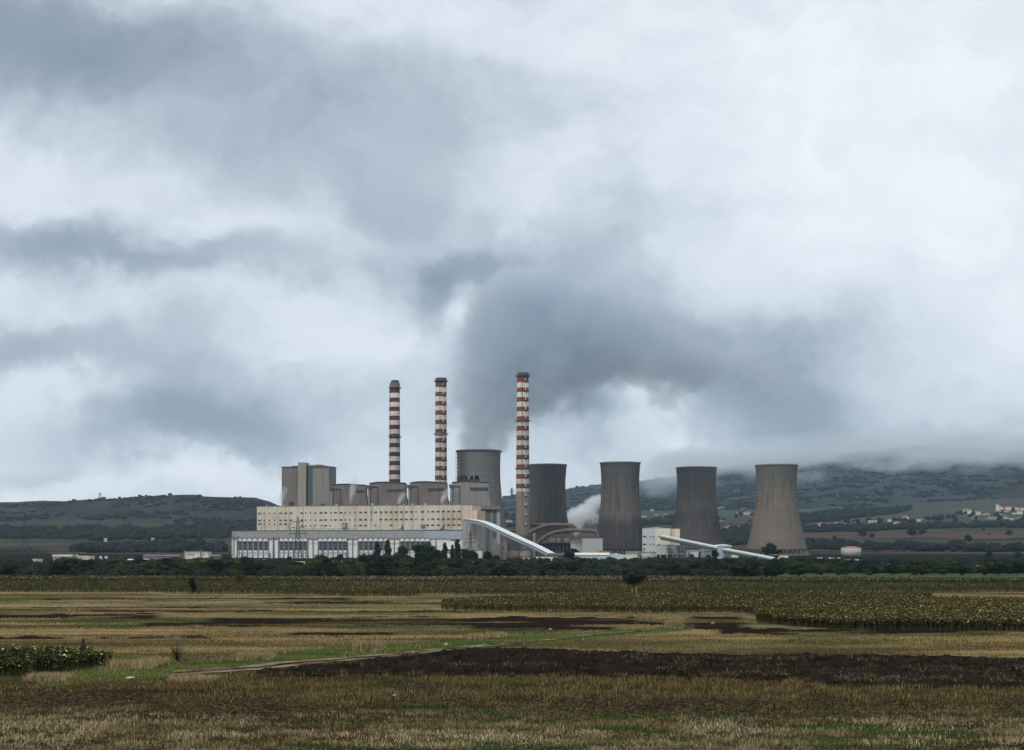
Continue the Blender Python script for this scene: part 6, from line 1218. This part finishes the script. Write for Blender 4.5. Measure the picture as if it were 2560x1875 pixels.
# ------------------------------------------------------------------ smoke, steam and low cloud as real volumes
def gvolume(name, label, lo, hi, res, blobs, dens, col, nscale, namp, warp, aniso=.2, extra=None, soft=.25):
    """blobs: (x, y, z, rx, ry, rz, weight) in metres; density is their soft union, eroded by noise"""
    me = bpy.data.meshes.new(name); o = bpy.data.objects.new(name, me); COL.objects.link(o); tag(o, label, kind='stuff')
    ng = bpy.data.node_groups.new(name, 'GeometryNodeTree'); ng.interface.new_socket('Geometry', in_out='INPUT', socket_type='NodeSocketGeometry'); ng.interface.new_socket('Geometry', in_out='OUTPUT', socket_type='NodeSocketGeometry')
    t = NT(ng); out = t.new('NodeGroupOutput'); pos = t.new('GeometryNodeInputPosition').outputs[0]
    w_ = t.new('ShaderNodeTexNoise', ins={'Vector': pos, 'Scale': nscale, 'Detail': 4.0}).outputs[1]
    pw_ = t.vec('MULTIPLY_ADD', t.vec('SUBTRACT', w_, (.5, .5, .5)).outputs[0], (warp, warp, warp), pos).outputs[0]
    a = None
    for (x, y, z, rx, ry, rz, wt) in blobs:
        d = t.vec('MULTIPLY_ADD', pw_, (1 / rx, 1 / ry, 1 / rz), (-x / rx, -y / ry, -z / rz)).outputs[0]
        g = t.math('EXPONENT', t.math('MULTIPLY', t.vec('DOT_PRODUCT', d, d).outputs['Value'], -1)); a = t.math('MULTIPLY_ADD', g, wt, a if a is not None else 0.0)
    if extra: a = extra(t, pos, pw_, a)
    n2 = t.new('ShaderNodeTexNoise', ins={'Vector': pos, 'Scale': nscale * 2.3, 'Detail': 5.0}).outputs[0]
    a = t.math('SUBTRACT', a, t.math('MULTIPLY', n2, namp)); a = t.math('DIVIDE', a, soft, clamp=True)
    vc = t.new('GeometryNodeVolumeCube', ins={'Density': a, 'Min': lo, 'Max': hi, 'Resolution X': res[0], 'Resolution Y': res[1], 'Resolution Z': res[2]})
    m = bpy.data.materials.new(name); m.use_nodes = True; m.node_tree.nodes.clear(); q = NT(m.node_tree); pv = q.new('ShaderNodeVolumePrincipled', ins={'Color': (*col, 1), 'Density': dens, 'Anisotropy': aniso}); q.new('ShaderNodeOutputMaterial', ins={'Volume': pv})
    sm = t.new('GeometryNodeSetMaterial', ins={'Geometry': vc, 'Material': m}); t.l.new(sm.outputs[0], out.inputs[0])
    md = o.modifiers.new('volume', 'NODES'); md.node_group = ng; me.materials.append(m); return o
def bl(px, py, Y, rpx, rpy, ry, wt): q = P(px, py, Y); return (q.x, q.y, q.z, rpx / F * Y, ry, rpy / F * Y, wt)
VOLS = True
if VOLS:
    Yp = 1640
    lo = P(1030, 1142, Yp - 60); hi = P(1720, 560, Yp + 60)
    gvolume('smoke_plume', 'grey vapour plume rising from the lettered cooling tower and drifting right', (P(1060, 0, Yp).x, Yp - 66, P(0, 1132, Yp).z), (P(2120, 0, Yp).x, Yp + 66, P(0, 440, Yp).z), (250, 40, 165),
        [bl(1197, 1120, Yp, 62, 30, 24, 2.2), bl(1198, 1075, Yp, 62, 40, 26, 1.9), bl(1200, 1020, Yp, 66, 48, 30, 1.9), bl(1212, 950, Yp, 80, 56, 34, 1.8), bl(1240, 880, Yp, 96, 62, 38, 1.8), bl(1255, 800, Yp, 100, 66, 42, 1.8), bl(1280, 720, Yp, 105, 56, 40, 1.5),
         bl(1340, 930, Yp, 90, 66, 36, 1.3), bl(1380, 810, Yp, 130, 85, 42, 1.6), bl(1370, 700, Yp, 120, 54, 36, 1.1), bl(1510, 850, Yp, 130, 90, 38, 1.5), bl(1490, 740, Yp, 130, 64, 34, 1.0), bl(1640, 900, Yp, 120, 80, 36, 1.4), bl(1630, 800, Yp, 140, 64, 34, .9),
         bl(1770, 910, Yp, 110, 76, 34, 1.2), bl(1910, 920, Yp, 100, 66, 30, .9), bl(1670, 1000, Yp, 54, 54, 24, 1.1), bl(1455, 1010, Yp, 44, 54, 22, 1.0), bl(1940, 980, Yp, 56, 66, 24, .7), bl(1340, 1030, Yp, 66, 66, 24, 1.0), bl(1295, 970, Yp, 90, 70, 30, 1.2), bl(1275, 1050, Yp, 60, 60, 24, 1.0), bl(1430, 930, Yp, 90, 60, 30, 1.1)],
        .044, (.78, .835, .885), .026, 1.75, 42, .25, soft=.8)
    Ys = 1880
    gvolume('steam', 'white steam billowing between the two sooty cooling towers', (P(1395, 0, Ys).x, Ys - 40, P(0, 1350, Ys).z), (P(1520, 0, Ys).x, Ys + 40, P(0, 1210, Ys).z), (70, 36, 80),
        [bl(1445, 1322, Ys, 14, 18, 8, 1.5), bl(1432, 1295, Ys, 20, 22, 12, 1.8), bl(1456, 1282, Ys, 20, 18, 12, 1.5), bl(1480, 1264, Ys, 24, 20, 12, 1.2), bl(1495, 1246, Ys, 20, 16, 12, 1.0), bl(1490, 1300, Ys, 26, 20, 12, .8)],
        .14, (.99, .995, 1), .07, 1.1, 12, .3, soft=.6)
    for i, (px, py, Y_, w_, h_, lab) in enumerate(((706, 1240, 1525, 7, 20, 'wisp of steam at the corner of the tallest grey block'), (882, 1222, 1500, 8, 30, 'wisp of steam drifting before the shortest boiler house'), (1003, 1245, 1490, 8, 12, 'wisp of steam before the second boiler house'), (1112, 1240, 1480, 9, 16, 'wisp of steam between the last two boiler houses'))):
        gvolume('steam', lab, (P(px - w_ * 4, 0, Y_).x, Y_ - 14, P(0, 1264, Y_).z), (P(px + w_ * 4, 0, Y_).x, Y_ + 6, P(0, py - h_ * 2, Y_).z), (40, 18, 50),
            [bl(px - w_ * .6, py + h_ * .7, Y_ - 4, w_ * .6, h_ * .6, 3, .9), bl(px, py, Y_ - 4, w_, h_ * .7, 4, .7), bl(px + w_ * 1.0, py - h_ * .8, Y_ - 4, w_ * 1.3, h_ * .6, 4, .5)], .16, (.95, .97, 1), .12, .4, 5, .2, soft=.7)
    # cloud lying on the mountain
    YC = 5300
    def deck(t, pos, pw_, a):
        s = t.new('ShaderNodeSeparateXYZ', ins={0: pw_}); x, z = s.outputs[0], s.outputs[2]
        # the cloud base climbs from left to right
        zl = t.new('ShaderNodeMapRange', ins={0: x, 1: P(1450, 0, YC).x, 2: P(2150, 0, YC).x, 3: P(0, 1218, YC).z, 4: P(0, 1160, YC).z}).outputs[0]
        up = t.math('DIVIDE', t.math('SUBTRACT', z, zl), 45, clamp=True); dn = t.math('SUBTRACT', 1, t.math('DIVIDE', t.math('SUBTRACT', z, t.math('ADD', zl, 25)), 120, clamp=True))
        lf = t.math('DIVIDE', t.math('SUBTRACT', x, P(1430, 0, YC).x), 450, clamp=True)
        return t.math('ADD', a, t.math('MULTIPLY', t.math('MULTIPLY', up, dn), t.math('MULTIPLY', lf, 1.3)))
    gvolume('low_cloud', 'pale cloud lying on the mountain behind the cooling towers', (P(1180, 0, YC).x, YC - 420, P(0, 1262, YC).z), (P(2900, 0, YC).x, YC + 420, P(0, 1040, YC).z), (190, 34, 44),
        [bl(1640, 1212, YC, 80, 24, 400, .75), bl(2010, 1192, YC, 70, 22, 400, .75), bl(1800, 1200, YC, 120, 14, 400, .5)], .0048, (.93, .97, 1), .0045, .95, 230, .4, deck, soft=.6)
# ------------------------------------------------------------------ haze
m = bpy.data.materials.new('haze'); m.use_nodes = True; m.node_tree.nodes.clear(); q = NT(m.node_tree)
pv = q.new('ShaderNodeVolumePrincipled', ins={'Color': (.60, .80, 1, 1), 'Density': 3.2e-5, 'Anisotropy': .2}); q.new('ShaderNodeOutputMaterial', ins={'Volume': pv})
hz = MB().box(-9500, 9500, -600, 12500, -130, 900).build('haze', m); tag(hz, kind='stuff')
